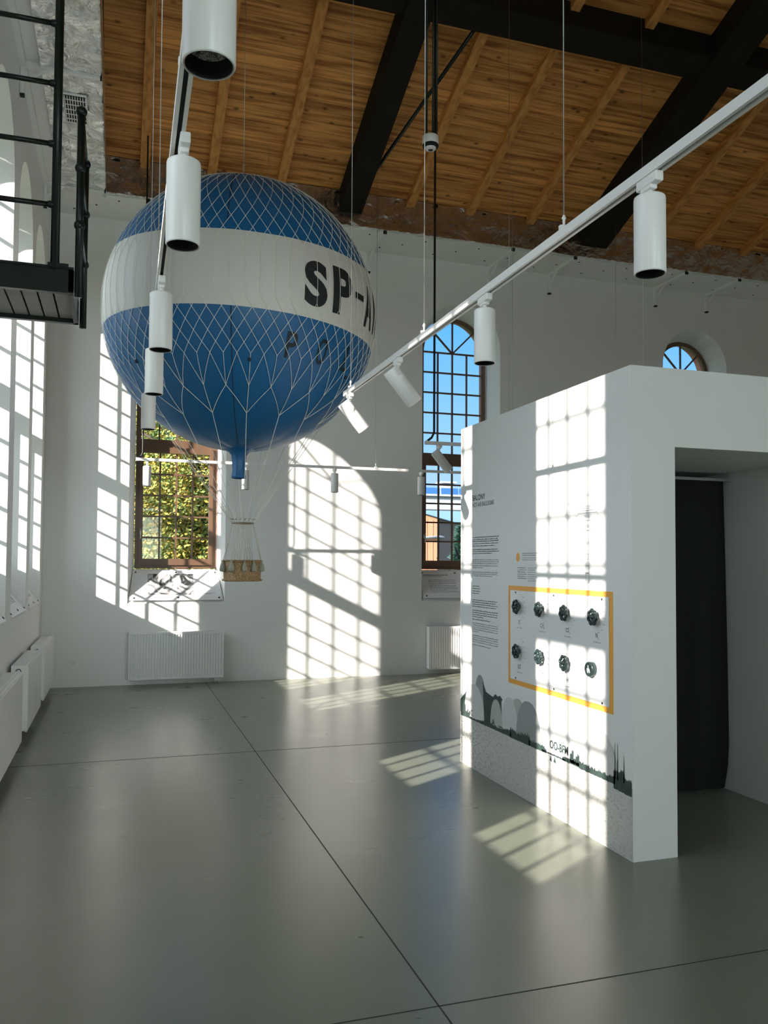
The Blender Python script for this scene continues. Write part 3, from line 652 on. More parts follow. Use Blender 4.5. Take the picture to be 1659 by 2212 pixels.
# rings: deformed so that band edges follow mesh rows
def band_lat(j, az):
    d = Vector((sin(az), -cos(az)))
    lo = math.asin(max(-1, min(1, (-.044*d.x*1.13+.010*d.y*1.13-.236)/RB))); up = math.asin((-.029*d.x*1.09+.073*d.y*1.09+.410)/RB)
    if j <= 40: return -pi/2+(lo+pi/2)*j/40
    if j <= 60: return lo+(up-lo)*(j-40)/20
    return up+(pi/2-up)*(j-60)/30
NJ = 90
for j in range(NJ+1):
    for i in range(NU):
        az = 2*pi*i/NU; la = band_lat(j, az)
        g = 1-.0035*abs(cos(8*az/2))**12          # shallow gore seams
        V.append(sph(la, az, RB*g))
quads = {0: [], 1: []}
for j in range(NJ):
    for i in range(NU):
        quads[1 if 40 <= j < 60 else 0].append((j*NU+i, j*NU+(i+1) % NU, (j+1)*NU+(i+1) % NU, (j+1)*NU+i))
b.add(V, quads[0], 0, True)
o = len(b.v)-len(V)
for f in quads[1]: b.f.append([q+o for q in f]); b.mi.append(1); b.sm.append(True)
env = b.build('envelope', [BLUE, BWHITE], bal)
# black and white seams, ports
b = MB()
for az0, l0, l1 in ((-12, -80, -12), (-14, 21, 60)):
    b = MB(); b.tube([sph(radians(l0+(l1-l0)*q/24), radians(az0), RB+.001) for q in range(25)], .004, 6); b.build('seam', mat('seam_dark', (.01, .03, .06), .6), env)
for la, az in ((-29, -60.3), (-31, -4.5), (-31, 50)):
    M = Matrix.Translation(sph(radians(la), radians(az))) @ (sph(radians(la), radians(az))-CB).to_track_quat('Z', 'Y').to_matrix().to_4x4(); b = MB(); b.lathe([(0, .012), (.014, .012), (.016, 0)], 12, M); b.build('port', mat('seam_dark', (.01, .03, .06), .6), env)
b = MB(); prof = [(.16, -RB*.985), (.085, -RB-.012), (.062, -RB-.04), (.055, -RB-.10), (.052, -RB-.18), (.058, -RB-.215), (.060, -RB-.235), (.046, -RB-.24)]
V = []; n_ = 32
for r_, z in prof:
    for i in range(n_):
        a = 2*pi*i/n_; rr = r_*(1+.06*cos(6*a)*(1 if z < -RB else 0)); V.append(CB+Vector((rr*cos(a)-.012, rr*sin(a), z)))
b.add(V, [(k_*n_+i, k_*n_+(i+1) % n_, (k_+1)*n_+(i+1) % n_, (k_+1)*n_+i) for k_ in range(len(prof)-1) for i in range(n_)], 0, True); b.build('filling_neck', BLUE, bal)
# lettering wrapped on the envelope
def wrap_text(mb, body, az0, az1, la0, la1, off=.003, **k):
    V, Fc = text_mb(body, 1.0, res=6, **k); xs = [v[0] for v in V]; ys = [v[1] for v in V]; x0, x1, y0, y1 = min(xs), max(xs), min(ys), max(ys)
    bm = bmesh.new(); vs = [bm.verts.new((az0+(v[0]-x0)/(x1-x0)*(az1-az0), la0+(v[1]-y0)/(y1-y0)*(la1-la0), 0)) for v in V]
    for f in Fc:
        try: bm.faces.new([vs[i] for i in f])
        except ValueError: pass
    bmesh.ops.triangulate(bm, faces=bm.faces[:])
    for _ in range(5):
        L_ = [e for e in bm.edges if e.calc_length() > 1.8]
        if not L_: break
        bmesh.ops.subdivide_edges(bm, edges=L_, cuts=1); bmesh.ops.triangulate(bm, faces=bm.faces[:])
    bm.verts.index_update()
    mb.add([sph(radians(v.co.y), radians(v.co.x), RB+off) for v in bm.verts], [[v.index for v in f.verts] for f in bm.faces], 0, True); bm.free()
b = MB()
wrap_text(b, 'S', 15.6, 25.9, -8.6, 8.8, bold=.045); wrap_text(b, 'P', 29.0, 40.0, -9.0, 9.4, bold=.045); wrap_text(b, '-', 42.5, 49.2, .1, 2.6)
wrap_text(b, 'A', 50.5, 59.5, -9.0, 8.4, bold=.04); wrap_text(b, 'N', 62.5, 71.5, -9.0, 8.4, bold=.04)
b.build('registration_lettering', BLACKPAINT, env)
b = MB(); wrap_text(b, 'P', 10.3, 15.0, -29.0, -19.2, bold=.01, off=.0045); wrap_text(b, 'O', 25.3, 30.2, -29.4, -19.4, bold=.01, off=.0045); wrap_text(b, 'L', 42.5, 46.8, -29.3, -19.3, bold=.01, off=.0045); b.build('name_lettering', mat('faded_black', (.004, .018, .03), .6), env)
# net
b = MB(); NN = 64; NR = RB+.006
def seg(p, q, k_=4, r=.0021):
    """cord laid along the sphere between (lat, az) nodes in degrees"""
    b.tube([sph(radians(p[0]+(q[0]-p[0])*t_/k_), radians(p[1]+(q[1]-p[1])*t_/k_), NR) for t_ in range(k_+1)], r, 4, caps=False)
st = 360/NN; off = -4.2
rows = [(-28.6, 0), (-24.6, .5), (-20.4, 0), (-16.2, .5), (-12.0, 0), (-7.6, .5)]
rows2 = [(13.6, .5), (18.3, 0), (23.3, .5), (28.4, 0), (34.5, .5), (42, 0), (51, .5), (62, 0), (73, .5), (84, 0)]
for R1, R2 in list(zip(rows, rows[1:]))+list(zip(rows2, rows2[1:])):
    for i in range(NN):
        a = off+(i+R1[1])*st; s2 = .5*st
        seg((R1[0], a), (R2[0], a+s2), 2); seg((R1[0], a), (R2[0], a-s2), 2)
for i in range(NN):
    a = off+(i+.5)*st; seg((-7.6, a), (13.6, a), 6)
for i in range(NN//2):                                   # crow's feet merge 64 -> 32 -> 16 cords
    a2 = off+(2*i+.0)*st
    for da in (-st, 0, st): seg((-28.6, a2+da), (-41.3, a2), 3)
for i in range(NN//4):
    a4 = off+4*i*st
    for da in (-2*st, 0, 2*st): seg((-41.3, a4+da), (-54.4, a4), 4, .0025)
RING = Vector((1.02, 7.149, 1.93)); RR = .092
for i in range(NN//4):
    a = radians(off+4*i*st); p = sph(radians(-54.4), a, NR+.003); q = RING+Vector((RR*sin(a), -RR*cos(a), 0)); b.tube([p, q], .0026, 5)
apex = CB+Vector((0, 0, RB+.09))
for i in range(NN//2):
    a = radians(off+2*i*st); b.tube([sph(radians(84), a, NR), apex+Vector((.01*sin(a), -.01*cos(a), 0))], .002, 4, caps=False)
b.build('net', ROPE, bal)
b = MB(); b.tube([RING+Vector((RR*cos(2*pi*q/24), RR*sin(2*pi*q/24), 0)) for q in range(24)], .006, 8, closed=True)
for q in range(16):
    a = 2*pi*q/16; c_ = RING+Vector((RR*1.02*cos(a), RR*1.02*sin(a), .03)); b.tube([c_, c_+Vector((.02*cos(a+1), .02*sin(a+1), .008))], .0025, 5)
b.build('load_ring', mat('ring_wood', (.25, .2, .13), .6), bal)
# basket
BK = Vector((1.02, 7.149, 1.43)); yaw = radians(28); HX, HY, HB = .150, .105, .178
def bk(x, y, z): return BK+Vector((x*cos(yaw)-y*sin(yaw), x*sin(yaw)+y*cos(yaw), z))
def rr_outline(hx, hy, r, n=6):
    P = []
    for sx_, sy_, a0 in ((1, 1, 0), (-1, 1, pi/2), (-1, -1, pi), (1, -1, 3*pi/2)):
        for q in range(n+1): a = a0+pi/2*q/n; P.append((sx_*(hx-r)+r*cos(a), sy_*(hy-r)+r*sin(a)))
    return P
b = MB(); Lp = []
for z, g in ((0, .93), (.006, .97), (.03, .97), (.1, .985), (HB, 1.0), (HB, .93), (.02, .9)):
    Lp.append([bk(x*g, y*g, z) for x, y in rr_outline(HX, HY, .05)])
k_ = len(Lp[0]); b.add([p for L_ in Lp for p in L_], [(j*k_+i, j*k_+(i+1) % k_, (j+1)*k_+(i+1) % k_, (j+1)*k_+i) for j in range(len(Lp)-1) for i in range(k_)], 0, True)
b.poly(Lp[0][::-1]); b.poly(Lp[-1])
for z, r_ in ((HB, .007), (.14, .004), (.085, .003), (.012, .009)): b.tube([bk(x*1.0, y*1.0, z) for x, y in rr_outline(HX, HY, .05)], r_, 6, closed=True)
basket = b.build('basket', WICKER, bal)
b = MB(); OL = rr_outline(HX, HY, .05)
ROPE2 = mat('basket_cord', (.62, .60, .50), .8)
for q in range(14):
    x, y = OL[int(q*len(OL)/14)]; p = bk(x, y, HB)
    for da in (-.28, .28):
        a = atan2(p.y-BK.y, p.x-BK.x)+da; b.tube([p, RING+Vector((RR*cos(a), RR*sin(a), 0))], .0022, 5)
b.build('basket_rope', ROPE2, bal)
for x, y in ((-.15, -.06), (-.06, -.108), (.03, -.110), (.12, -.095), (.152, .0), (-.155, .05), (.0, .11), (.1, .11)):
    b = MB(); p = bk(x*1.06, y*1.1, HB-.01)
    b.lathe([(0, -.085), (.020, -.083), (.027, -.065), (.022, -.035), (.010, -.008), (.008, 0), (.014, .010), (0, .006)], 14, Matrix.Translation(p)); b.build('sandbag', WICK2, basket)
b = MB(); top = Vector((apex.x, apex.y, roofz(apex.y)))
b.tube([apex+Vector((0, 0, .12)), top], .0025, 5); b.build('hanging_wire', WIRE, bal)
b = MB()
for q in range(5):
    c_ = apex+Vector((0, 0, .02+q*.024)); ax = (1, 0) if q % 2 else (0, 1)
    b.tube([c_+Vector((.008*cos(t_*pi/5)*ax[0], .008*cos(t_*pi/5)*ax[1], .016*sin(t_*pi/5))) for t_ in range(10)], .0022, 5, closed=True)
b.build('shackle', WIRE, bal)

# ------------------------------------------------------------------ track lighting
ZT = 2.76
def track(name_label, p0, p1, pend, cables=()):
    p0, p1 = Vector(p0), Vector(p1); d = (p1-p0).normalized(); s = Vector((-d.y, d.x, 0))
    r = thing('track_rail', p0, name_label, 'track rail', 'white ceiling track rails')
    M = Matrix(((d.x, s.x, 0, p0.x), (d.y, s.y, 0, p0.y), (0, 0, 1, p0.z), (0, 0, 0, 1))); L_ = (p1-p0).length
    b = MB(); b.box((0, -.017, 0), (L_, -.006, .032), M=M); b.box((0, .006, 0), (L_, .017, .032), M=M); b.box((0, -.006, .010), (L_, .006, .032), M=M); b.build('rail_profile', WHITE, r)
    b = MB(); b.box((0.01, -.0058, .0085), (L_-.01, .0058, .0099), M=M); b.build('conductor_slot', DARK, r)
    b = MB(); b.rbox((-.012, -.0185, -.002), (.02, .0185, .034), .003, M=M); b.build('end_cap', WHITE, r); b = MB(); b.rbox((L_-.02, -.0185, -.002), (L_+.012, .0185, .034), .003, M=M); b.build('end_cap', WHITE, r)
    for t_ in pend:
        q = p0+d*t_; b = MB(); b.tube([q+Vector((0, 0, .06)), (q.x, q.y, roofz(q.y)-.01)], .0022, 6)
        c = b.build('suspension_cable', WIRE, r)
        b = MB(); b.rbox((-.018, -.008, .032), (.018, .008, .048), .002, M=Matrix.Translation(q)); b.tube([q+Vector((0, 0, .045)), q+Vector((0, 0, .085))], .005, 8); b.ball(q+Vector((0, 0, .075)), .008, 10); b.build('cable_clip', WHITE, c)
    return r
TR = []
TR.append(track('white track rail on the left with spotlights hanging one behind the other', (.105, -1.2, ZT), (.175, 6.05, ZT), (3.2, 5.1, 6.6)))
TR.append(track('long white track rail rising diagonally to the upper right', (1.50, -1.5, ZT), (1.50, 5.55, ZT), (.6, 4.08, 5.5, 6.93)))
TR.append(track('white track rail running along the far wall behind the balloon neck', (.19, 9.93, ZT), (8.0, 9.93, ZT), (1.49, 2.89, 4.8, 6.4)))
TR.append(track('short white track rail starting above the booth in front of the blue window', (2.86, 7.56, ZT), (6.0, 7.56, ZT), (.9, 2.5)))

def spot_proto():
    r = thing('spotlight', (0, 0, 0), 'x', 'spotlight', 'white cylinder track spotlights')
    b = MB(); b.rbox((-.014, -.05, -.030), (.014, .05, .001), .004); b.rbox((-.012, -.022, -.042), (.012, .03, -.028), .003); b.build('track_adapter', WHITE, r)
    b = MB(); b.tube([(0, 0, -.03), (0, 0, -.062)], .008, 10); b.lathe([(0, -.05), (.013, -.05), (.015, -.056), (.013, -.062), (0, -.062)], 16); b.build('swivel', WHITE, r)
    h = MB(); h.lathe([(0, 0), (.040, 0), (.0455, -.004), (.0465, -.010), (.0465, -.232), (.0445, -.236), (.0415, -.234)], 40, Matrix.Translation((0, 0, -.060))); hs = h.build('housing', WHITE, r)
    b = MB(); b.lathe([(.0418, -.235), (.038, -.205), (.034, -.198)], 36, Matrix.Translation((0, 0, -.060))); b.build('baffle', DARK, hs)
    b = MB(); b.lathe([(.036, -.205), (.020, -.190), (0, -.186)], 32, Matrix.Translation((0, 0, -.060))); b.build('lamp_lens', LENS, hs)
    return r
sp = spot_proto()
def tilt_proto():
    r = thing('spotlight', (0, 0, 0), 'x', 'spotlight', 'tilted white track spotlights')
    b = MB(); b.rbox((-.014, -.05, -.030), (.014, .05, .001), .004); b.rbox((-.012, -.022, -.042), (.012, .03, -.028), .003); b.build('track_adapter', WHITE, r)
    b = MB(); b.tube([(0, 0, -.03), (0, 0, -.05), (.005, 0, -.12)], .009, 10, r2=.006); b.rbox((-.006, -.050, -.135), (.014, .0, -.10), .003); b.build('bracket_arm', WHITE, r)
    a = radians(40); M = Matrix.Translation((.0, 0, -.125)) @ Matrix.Rotation(-a, 4, 'Y') @ Matrix.Translation((0, 0, .075))
    h = MB(); h.lathe([(0, -.004), (.038, -.004), (.040, 0), (.0455, -.001), (.0465, -.010), (.0465, -.232), (.0445, -.236), (.0415, -.234)], 40, M); hs = h.build('housing', WHITE, r)
    b = MB(); b.lathe([(.0418, -.235), (.038, -.205), (.034, -.198)], 36, M); b.build('baffle', DARK, hs)
    b = MB(); b.lathe([(.036, -.205), (.020, -.190), (0, -.186)], 32, M); b.build('lamp_lens', LENS, hs)
    return r
tp = tilt_proto()
L_spots = [((.137, 1.44), 'nearest white spotlight cropped by the top edge showing its lens'), ((.155, 2.30), 'big white spotlight over the upper left of the white balloon band'),
    ((.152, 3.48), 'white spotlight hanging below the big one in front of the white balloon band'), ((.163, 4.42), 'white spotlight over the dark blue lower left of the balloon'), ((.175, 5.62), 'farthest white spotlight of the left rail just above the tree window'),
    ((1.50, 2.08), 'largest white spotlight at the upper right against the dark roof'), ((1.50, 3.25), 'white spotlight overlapping the top right of the tall blue window'),
    ((.305, 9.93), 'small white spotlight in front of the tree window'), ((1.445, 9.93), 'small white spotlight beside the balloon neck'), ((2.546, 9.93), 'small white spotlight in front of the big sunlit patch on the far wall'), ((3.693, 9.93), 'small white spotlight at the left edge of the blue window'),
    ((4.8, 9.93), 'small white spotlight hidden behind the booth on the far rail')]
for i, ((x, y), lb) in enumerate(L_spots):
    if i == len(L_spots)-1: break
    o = sp if i == 0 else copy_tree(sp)
    o.location = (x, y, ZT); o['label'] = lb
for i, ((x, y), lb) in enumerate([((1.50, 4.42), 'white spotlight tilted to the right left of the blue window'), ((1.50, 5.44), 'tilted white spotlight at the very end of the long diagonal rail'), ((3.00, 7.56), 'tilted spotlight on the short rail across the blue window transom')]):
    o = tp if i == 0 else copy_tree(tp)
    o.location = (x, y, ZT); o['label'] = lb
# black conduits and power leads
def conduit(pts, r, par):
    b = MB(); b.tube(pts, r, 8); b.build('power_lead', mat('black_cable', (.01, .012, .012), .5), par)
conduit([(.255, 9.93, roofz(9.93)), (.255, 9.93, ZT+.10), (.24, 9.93, ZT+.06), (.205, 9.93, ZT+.033)], .010, TR[2])
conduit([(2.945, 7.56, roofz(7.56)), (2.945, 7.56, ZT+.12), (2.92, 7.56, ZT+.07), (2.875, 7.56, ZT+.034)], .012, TR[3])
cb = thing('ceiling_camera', (2.375, 6.2, 4.98), 'small round white dome camera hanging on black rods from the roof', 'camera')
b = MB()
M = Matrix.Translation((2.375, 6.2, 4.98)); b.lathe([(0, .10), (.062, .10), (.066, .095), (.066, .035), (.060, .030)], 36, M); b.build('housing', WHITE, cb)
b = MB(); b.lathe([(.062, .032), (.066, .026), (.064, .012), (.050, .004), (.045, .006)], 36, M); b.build('trim_ring', DARK, cb)
b = MB(); b.lathe([(.046, .010), (.044, -.006), (.030, -.014), (.020, -.014)], 32, M); b.build('lens_cover', WHITE, cb)
b = MB(); b.lathe([(.021, -.013), (.014, -.020), (0, -.022)], 20, M); b.build('lens', mat('smoked_lens', (.05, .04, .03), .1), cb)
b = MB()
for dx, dy in ((-.035, 0), (.024, .01), (.048, -.01)): b.tube([(2.375+dx, 6.2+dy, 5.08), (2.375+dx, 6.2+dy, roofz(6.2))], .009, 8)
b.build('drop_rod', BLACK, cb)

# ------------------------------------------------------------------ steel landing on the left
ln = thing('steel_landing', (-.58, 5.8, 3.25), 'black steel gallery landing with tube railings on the left wall', 'landing')
LX0, LX1, LY0, LY1, LZ = XL+.01, -.29, 5.40, 6.12, 3.25
b = MB(); b.box((LX0, LY0, LZ), (LX1, LY0+.04, LZ+.15)); b.box((LX0, LY1-.04, LZ), (LX1, LY1, LZ+.15)); b.box((LX1-.03, LY0, LZ), (LX1, LY1, LZ+.15)); b.box((LX0, LY0-.012, LZ-.004), (LX1, LY0+.01, LZ+.004)); b.box((LX0, LY0-.01, LZ+.145), (LX1, LY1, LZ+.16)); b.box((-.44, LY0-.02, LZ+.15), (-.32, LY0+.02, LZ+.175)); b.build('edge_beam', BLACK, ln)
b = MB(); nx = 6
for i in range(nx):
    xa = LX0+(LX1-.03-LX0)*i/nx; b.box((xa+.006, LY0+.04, LZ+.03), (xa+(LX1-.03-LX0)/nx-.006, LY1-.04, LZ+.045))
b.build('deck_board', mat('grey_deck', (.30, .31, .29), .6), ln)
b = MB(); b.tube([(-.40, LY0, LZ+.14), (-.40, LY0, 6.0)], .0265, 16); b.build('tall_post', BLACK, ln)
for z in (3.79, 4.17, 4.55, 4.93, 5.31):
    b = MB(); b.tube([(LX0, LY0+.0, z+.0), (-.40, LY0, z)], .016, 12); b.lathe([(.02, -.02), (.023, 0), (.02, .02)], 12, Matrix.Translation((-.428, LY0, z)) @ Matrix.Rotation(pi/2, 4, 'Y')); b.build('rail', BLACK, ln)
PX = -.262
b = MB(); b.tube([(PX, LY0, LZ-.02), (PX, LY0, 4.42)], .023, 16); b.build('near_post', BLACK, ln)
b = MB(); b.tube([(PX, LY1, LZ-.02), (PX, LY1, 4.40)], .023, 16); b.build('far_post', BLACK, ln)
for z in (4.40, 4.04, 3.68):
    b = MB(); b.tube([(PX, LY0, z), (PX, LY1, z)], .016, 12); b.build('rail', BLACK, ln)
    for y in (LY0, LY1): b = MB(); b.ball((PX, y, z), .034, 16); b.build('ball_joint', BLACK, ln)
b = MB(); b.box((XL-.0, 5.42, 3.40), (XL+.012, 6.08, 5.1)); 

# ------------------------------------------------------------------ radiators
def rad_far(x0, x1, label):
    r = thing('radiator', ((x0+x1)/2, DF, .07), label, 'radiator', 'white ribbed panel radiators on the far wall')
    yf, yb = DF-.135, DF-.035; b = MB(); N_ = 33; pts = []
    w_ = (x1-x0-.04)/N_
    for i in range(N_):
        a = x0+.02+i*w_; pts += [(a, yf+.006), (a+w_*.18, yf), (a+w_*.55, yf), (a+w_*.72, yf+.010), (a+w_*.95, yf+.010)]
    pts = [(x0+.004, yf), (x0+.02, yf)]+pts+[(x1-.02, yf), (x1-.004, yf)]
    V = [(x, y, z) for z in (.105, .655) for x, y in pts]; k_ = len(pts); b.add(V, [(i, i+1, k_+i+1, k_+i) for i in range(k_-1)])
    b.box((x0+.004, yf, .075), (x1-.004, yf+.012, .105)); b.box((x0+.004, yf, .655), (x1-.004, yf+.012, .672)); b.box((x0+.01, yb-.012, .08), (x1-.01, yb, .67)); b.build('front_panel', RAD, r)
    b = MB(); b.box((x0, yf-.001, .085), (x0+.006, yb, .682)); b.build('side_cover', RAD, r); b = MB(); b.box((x1-.006, yf-.001, .085), (x1, yb, .682)); b.build('side_cover', RAD, r)
    b = MB(); 
    for q in range(60): xx = x0+.01+q*(x1-x0-.02)/60; b.box((xx, yf+.006, .668), (xx+.010, yb-.004, .682))
    b.box((x0+.004, yf-.001, .664), (x1-.004, yf+.006, .684)); b.box((x0+.004, yb-.006, .664), (x1-.004, yb, .684)); b.build('top_grille', RAD, r)
    b = MB(); b.tube([(x1-.05, DF-.08, 0.0), (x1-.05, DF-.08, .10)], .011, 10); b.tube([(x1-.10, DF-.08, 0.0), (x1-.10, DF-.08, .10)], .011, 10); b.box((x1-.12, DF-.1, .03), (x1-.03, DF-.06, .065)); b.build('valve_pipes', WHITE, r)
    b = MB(); b.box((x0+.1, yb, .15), (x0+.14, DF-.001, .6)); b.build('wall_bracket', RAD, r); b = MB(); b.box((x1-.14, yb, .15), (x1-.10, DF-.001, .6)); b.build('wall_bracket', RAD, r)
    return r
rad_far(.145, 1.349, 'white ribbed radiator under the tree window')
rad_far(4.247, 5.45, 'white ribbed radiator half hidden behind the booth')
def rad_left(y0, y1, label):
    r = thing('radiator', (XL, (y0+y1)/2, .11), label, 'radiator', 'flat white convector radiators along the left wall')
    xf, xb = -.725, XL+.035
    b = MB(); b.rbox((xf-.012, y0+.004, .115), (xf, y1-.004, .672), .003); b.box((xf-.02, y0+.01, .108), (xf-.004, y1-.01, .118)); b.build('front_panel', RAD, r)
    b = MB(); b.rbox((xb, y0, .13), (xf-.004, y0+.008, .682), .002); b.build('side_cover', RAD, r); b = MB(); b.rbox((xb, y1-.008, .13), (xf-.004, y1, .682), .002); b.build('side_cover', RAD, r)
    b = MB(); b.rbox((xb, y0+.003, .672), (xf-.010, y1-.003, .684), .002)
    for x in (xf-.022, xf-.052): b.rbox((x-.004, y0+.006, .682), (x+.004, y1-.006, .690), .002)
    b.build('top_grille', RAD, r)
    b = MB(); M = Matrix.Translation(((xf+xb)/2-.01, y0-.001, .635)) @ Matrix.Rotation(pi/2, 4, 'X'); b.lathe([(0, .006), (.008, .006), (.010, .002), (.016, .002)], 20, M); p_ = b.build('bleed_plug', WHITE, r)
    b = MB(); b.lathe([(.015, .001), (.018, .006), (.021, .006), (.023, .001)], 24, M); b.build('plug_ring', SCREW, p_)
    b = MB(); b.box((XL+.001, y0+.1, .2), (xb, y0+.14, .6)); b.build('wall_bracket', RAD, r); b = MB(); b.box((XL+.001, y1-.14, .2), (xb, y1-.10, .6)); b.build('wall_bracket', RAD, r)
    b = MB(); b.tube([((xf+xb)/2, y1-.08, 0), ((xf+xb)/2, y1-.08, .12)], .010, 10); b.tube([((xf+xb)/2, y1-.13, 0), ((xf+xb)/2, y1-.13, .12)], .010, 10); b.box((xb+.02, y0+.02, .115), (xf-.015, y1-.02, .14)); b.build('valve_pipes', WHITE, r)
rad_left(6.02, 7.40, 'nearest flat white radiator at the left edge')
rad_left(7.83, 9.16, 'middle flat white radiator of the three on the left')
rad_left(9.52, 10.84, 'farthest flat white radiator in the left corner')

# socket
sk = thing('wall_socket', (-.517, DF, .30), 'small white wall socket between the corner and the tree window radiator', 'socket')
b = MB(); b.rbox((-.557, DF-.010, .26), (-.477, DF-.0005, .34), .003); b.build('cover_plate', WHITE, sk)
M = Matrix.Translation((-.517, DF-.010, .30)) @ Matrix.Rotation(pi/2, 4, 'X'); b = MB(); b.lathe([(.024, 0), (.024, .003), (.020, .003), (.019, -.002), (0, -.004)], 24, M); b.build('socket_insert', mat('socket_grey', (.5, .5, .5), .4), sk)

# ------------------------------------------------------------------ info boards lying on the sloping sills
def sill_board(to3, c, label, content, k_):
    # board plane: from (depth .01, z 1.06) to (depth .31, z 1.46)
    def P(u, t_, lift): 
        dd = .005+t_*.295; z = 1.075+t_*.385; nrm = (-.385, .295); q = sqrt(nrm[0]**2+nrm[1]**2)
        return to3(c+u, dd+lift*nrm[0]/q, z+lift*nrm[1]/q)
    r = thing('info_board', to3(c, .0, 1.06), label, 'sign board', 'sloping info boards on the window sills')
    HWb, HT = .585, .55
    def slab(mb, u0, u1, t0, t1, l0, l1):
        u0b, u1b = u0, u1; V = [P(u, t_, l_) for l_ in (l0, l1) for u, t_ in ((u0, t0), (u1, t0), (u1, t1), (u0, t1))]
        mb.add(V, [(0, 1, 2, 3), (7, 6, 5, 4), (0, 4, 5, 1), (1, 5, 6, 2), (2, 6, 7, 3), (3, 7, 4, 0)])
    b = MB(); V = [P(u, t_, l_) for l_ in (.018, .024) for u, t_ in ((-HWb-.012, 0), (HWb+.012, 0), (HWb-.03, 1), (-HWb+.03, 1))]
    b.add(V, [(0, 1, 2, 3), (7, 6, 5, 4), (0, 4, 5, 1), (1, 5, 6, 2), (2, 6, 7, 3), (3, 7, 4, 0)]); b.build('panel', BOARD, r)
    b = MB()
    for u, t_ in ((-.54, .07), (0.02, .08), (.55, .07), (-.52, .93), (0, .93), (.52, .93)):
        p = Vector(P(u, t_, .024)); q = Vector(P(u, t_, .030)); b.tube([p, q], .011, 12)
    b.build('stud', SCREW, r)
    if content == 'photo':
        b = MB(); slab(b, -.365, .225, .17, .88, .0242, .0246); b.build('photo_print', PRINT, r)
        b = MB(); slab(b, .25, .45, .19, .20, .0242, .0246); slab(b, .25, .50, .22, .23, .0242, .0246); b.build('caption', GREYPRINT, r)
    elif content == 'photos':
        b = MB(); slab(b, -.40, .02, .25, .85, .0242, .0246); slab(b, .08, .30, .25, .6, .0242, .0246); b.build('photo_print', PRINT, r)
    else:
        b = MB(); rnd = random.Random(5)
        slab(b, -.52, -.12, .83, .86, .0242, .0246); slab(b, -.52, -.22, .78, .795, .0242, .0246)
        for q in range(14):
            for u0 in (-.46, .08):
                u = u0
                while u < u0+.42*(1 if q % 6 != 5 else .5): w2 = rnd.uniform(.02, .05); slab(b, u, u+w2, .66-q*.035, .672-q*.035, .0242, .0246); u += w2+.008
        b.build('lettering', GREYPRINT, r)
    return r
sill_board(far3, .745, 'sloping info board with an old balloon photograph under the tree window', 'photo', 0)
sill_board(far3, 4.80, 'shaded text info board under the tall blue window', 'text', 0)
sill_board(left3, 7.02, 'info board cropped by the left edge on the nearest left sill', 'photos', 0)
sill_board(left3, 8.63, 'info board on the second left window sill, photo facing the camera', 'photos', 0)
sill_board(left3, 10.18, 'info board on the farthest left window sill', 'photos', 0)

# ------------------------------------------------------------------ outdoors
b = MB(); b.box((-60, -60, -.9), (60, 90, -.62)); tag(b.build('lawn', mat('grass', (.10, .16, .06), .9, var=(2, .4))), 'green lawn outside the windows', 'lawn', kind='structure')
def tree(loc, R_, H_, lm, label, nl, sz, seed, name='tree', cone=False):
    rnd = random.Random(seed); r = thing(name, loc, label, 'tree'); L0 = Vector(loc)
    b = MB(); b.tube([L0, L0+Vector((.1, .05, H_*.5)), L0+Vector((0, .1, H_*.92))], .16*R_/2, 10, r2=.03)
    for q in range(9):
        a = rnd.uniform(0, 2*pi); z = H_*rnd.uniform(.3, .8); b.tube([L0+Vector((0, 0, z)), L0+Vector((R_*.7*cos(a), R_*.7*sin(a), z+R_*.35))], .05, 6, r2=.015)
    b.build('trunk', BARK, r)
    b = MB()
    cl = [(Vector((rnd.gauss(0, .42)*R_, rnd.gauss(0, .42)*R_, H_*max(.06, .44+rnd.gauss(0, .24)))), R_*rnd.uniform(.22, .4)) for _ in range(70)]
    for _ in range(nl):
        if cone:
            z = rnd.random()**.8*H_; rr = R_*(1-z/H_)*(.75+.35*rnd.random())*(.8+.2*sin(z*14)); a = rnd.uniform(0, 2*pi); p = L0+Vector((rr*cos(a), rr*sin(a), z)); dirv = Vector((cos(a), sin(a), rnd.uniform(-.3, .4)))
            s1 = sz*rnd.uniform(.7, 1.6); n_ = dirv.normalized(); u = n_; v = Vector((rnd.uniform(-1, 1), rnd.uniform(-1, 1), rnd.uniform(-.2, 1))).normalized()*.25
        else:
            c_, cr = rnd.choice(cl); d_ = Vector((rnd.gauss(0, 1), rnd.gauss(0, 1), rnd.gauss(0, 1))).normalized(); p = L0+c_+d_*cr*rnd.uniform(.6, 1.05); s1 = sz*rnd.uniform(.6, 1.4)
            u = Vector((rnd.gauss(0, 1), rnd.gauss(0, 1), rnd.gauss(0, 1))).normalized(); v = u.orthogonal().normalized()*.7
        b.add([p-u*s1*.5, p+v*s1*.5, p+u*s1*.5, p-v*s1*.5], [(0, 1, 2, 3)])
    b.build('foliage', lm, r)
tree((1.6, 19.2, -.62), 2.3, 7.6, LEAFY, 'golden autumn tree seen through the left window', 60000, .085, 11)
tree((1.9, 28.5, -.62), 3.4, 9.5, LEAFG, 'dark green tree standing behind the golden one', 40000, .17, 13)
tree((-2.5, 5.75, -.62), .75, 3.7, LEAFC, 'unseen conifer added outside the left wall to block low sun', 9000, .09, 16, 'conifer', True)  # out of view; added to keep sun off the low part of one left window
tree((6.9, 16.2, -.62), .72, 3.0, LEAFC, 'pale green conifer at the bottom of the blue window', 2600, .16, 14, 'conifer', True)
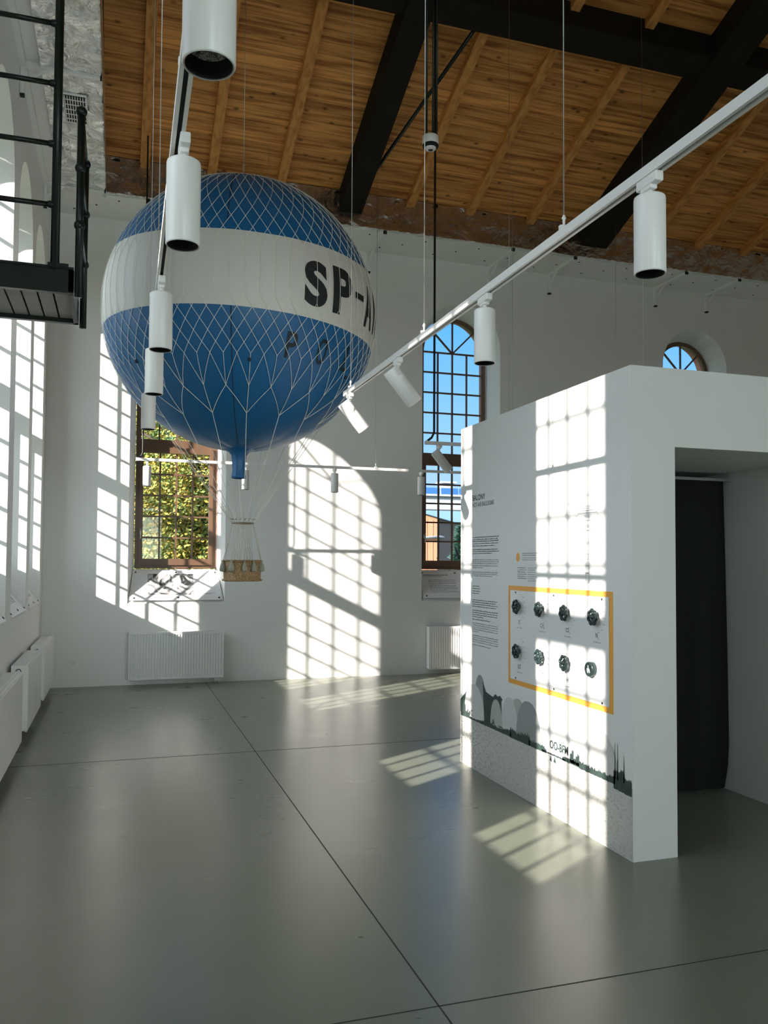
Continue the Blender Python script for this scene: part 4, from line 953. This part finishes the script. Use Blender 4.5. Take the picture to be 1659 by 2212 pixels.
# buildings beyond the blue window
def block(name, lb, a, c_, m, extra=None):
    r = thing(name, ((a[0]+c_[0])/2, a[1], a[2]), lb, 'building'); b = MB(); b.box(a, c_); b.build('walls', m, r); return r
CLAD = mat('orange_cladding', (.50, .22, .12), .7, var=(3, .1)); BRN = mat('brown_cladding', (.20, .13, .10), .8, var=(3, .15)); HALL = mat('grey_hall', (.30, .31, .32), .7); SOLAR = mat('solar_panel', (.03, .09, .26), .2); BLUR = mat('blue_roof', (.12, .20, .30), .5)
h1 = block('industrial_hall', 'long pale grey hall with a row of blue solar panels on its roof', (8, 40, -.6), (40, 52, 5.05), HALL)
b = MB(); b.box((7.8, 39.8, 5.05), (40, 52, 5.15)); b.build('roof', HALL, h1)
b = MB(); b.box((8, 39.9, 4.22), (40, 40, 4.36)); b.build('gutter', mat('gutter_dark', (.05, .06, .06), .6), h1)
for i in range(14): b = MB(); b.add([(12+i*1.05, 40.5, 5.16), (12.98+i*1.05, 40.5, 5.16), (13.2+i*1.05, 41.1, 5.60), (12.22+i*1.05, 41.1, 5.60)], [(0, 1, 2, 3)]); b.add([(12+i*1.05, 40.52, 5.14), (12.98+i*1.05, 40.52, 5.14), (13.2+i*1.05, 41.14, 5.58), (12.22+i*1.05, 41.14, 5.58)], [(3, 2, 1, 0)]); b.build('solar_panel', SOLAR, h1)
b = MB(); b.box((16.9, 42, 5.15), (17.5, 42.6, 5.95)); b.box((16.75, 41.85, 5.95), (17.65, 42.75, 6.05)); b.build('chimney', HALL, h1)
s1 = thing('cladded_shed', (10.65, 27, -.6), 'orange clad shed with a dark sloping roof seen through the blue window', 'shed')
b = MB(); b.add([(8.6, 27, -.6), (10.65, 27, -.6), (10.65, 27, 3.16), (9.3, 27, 3.5), (8.6, 27, 3.5)], [(0, 1, 2, 3, 4)])
for i in range(9): b.box((8.7+i*.22, 26.98, -.6), (8.72+i*.22, 27.0, 3.1))
b.build('front_wall', CLAD, s1)
b = MB(); b.add([(10.65, 27, -.6), (20, 40*.92, -.6), (20, 40*.92, 2.3), (10.65, 27, 3.16)], [(0, 1, 2, 3)]); b.build('side_wall', BRN, s1)
b = MB(); b.add([(8.5, 26.9, 3.52), (9.3, 26.9, 3.52), (10.7, 26.9, 3.16), (20.2, 36.9, 2.4), (20.2, 38.5, 4.2), (8.5, 38.5, 4.2)], [(0, 1, 2, 3, 4, 5)]); b.build('roof', BLUR, s1)
b = MB(); b.tube([(8.5, 26.9, 2.35), (10.65, 26.9, 2.5), (14, 31.6, 2.55)], .05, 6); b.build('pipe_run', mat('grey_rail', (.3, .3, .3), .5), s1)
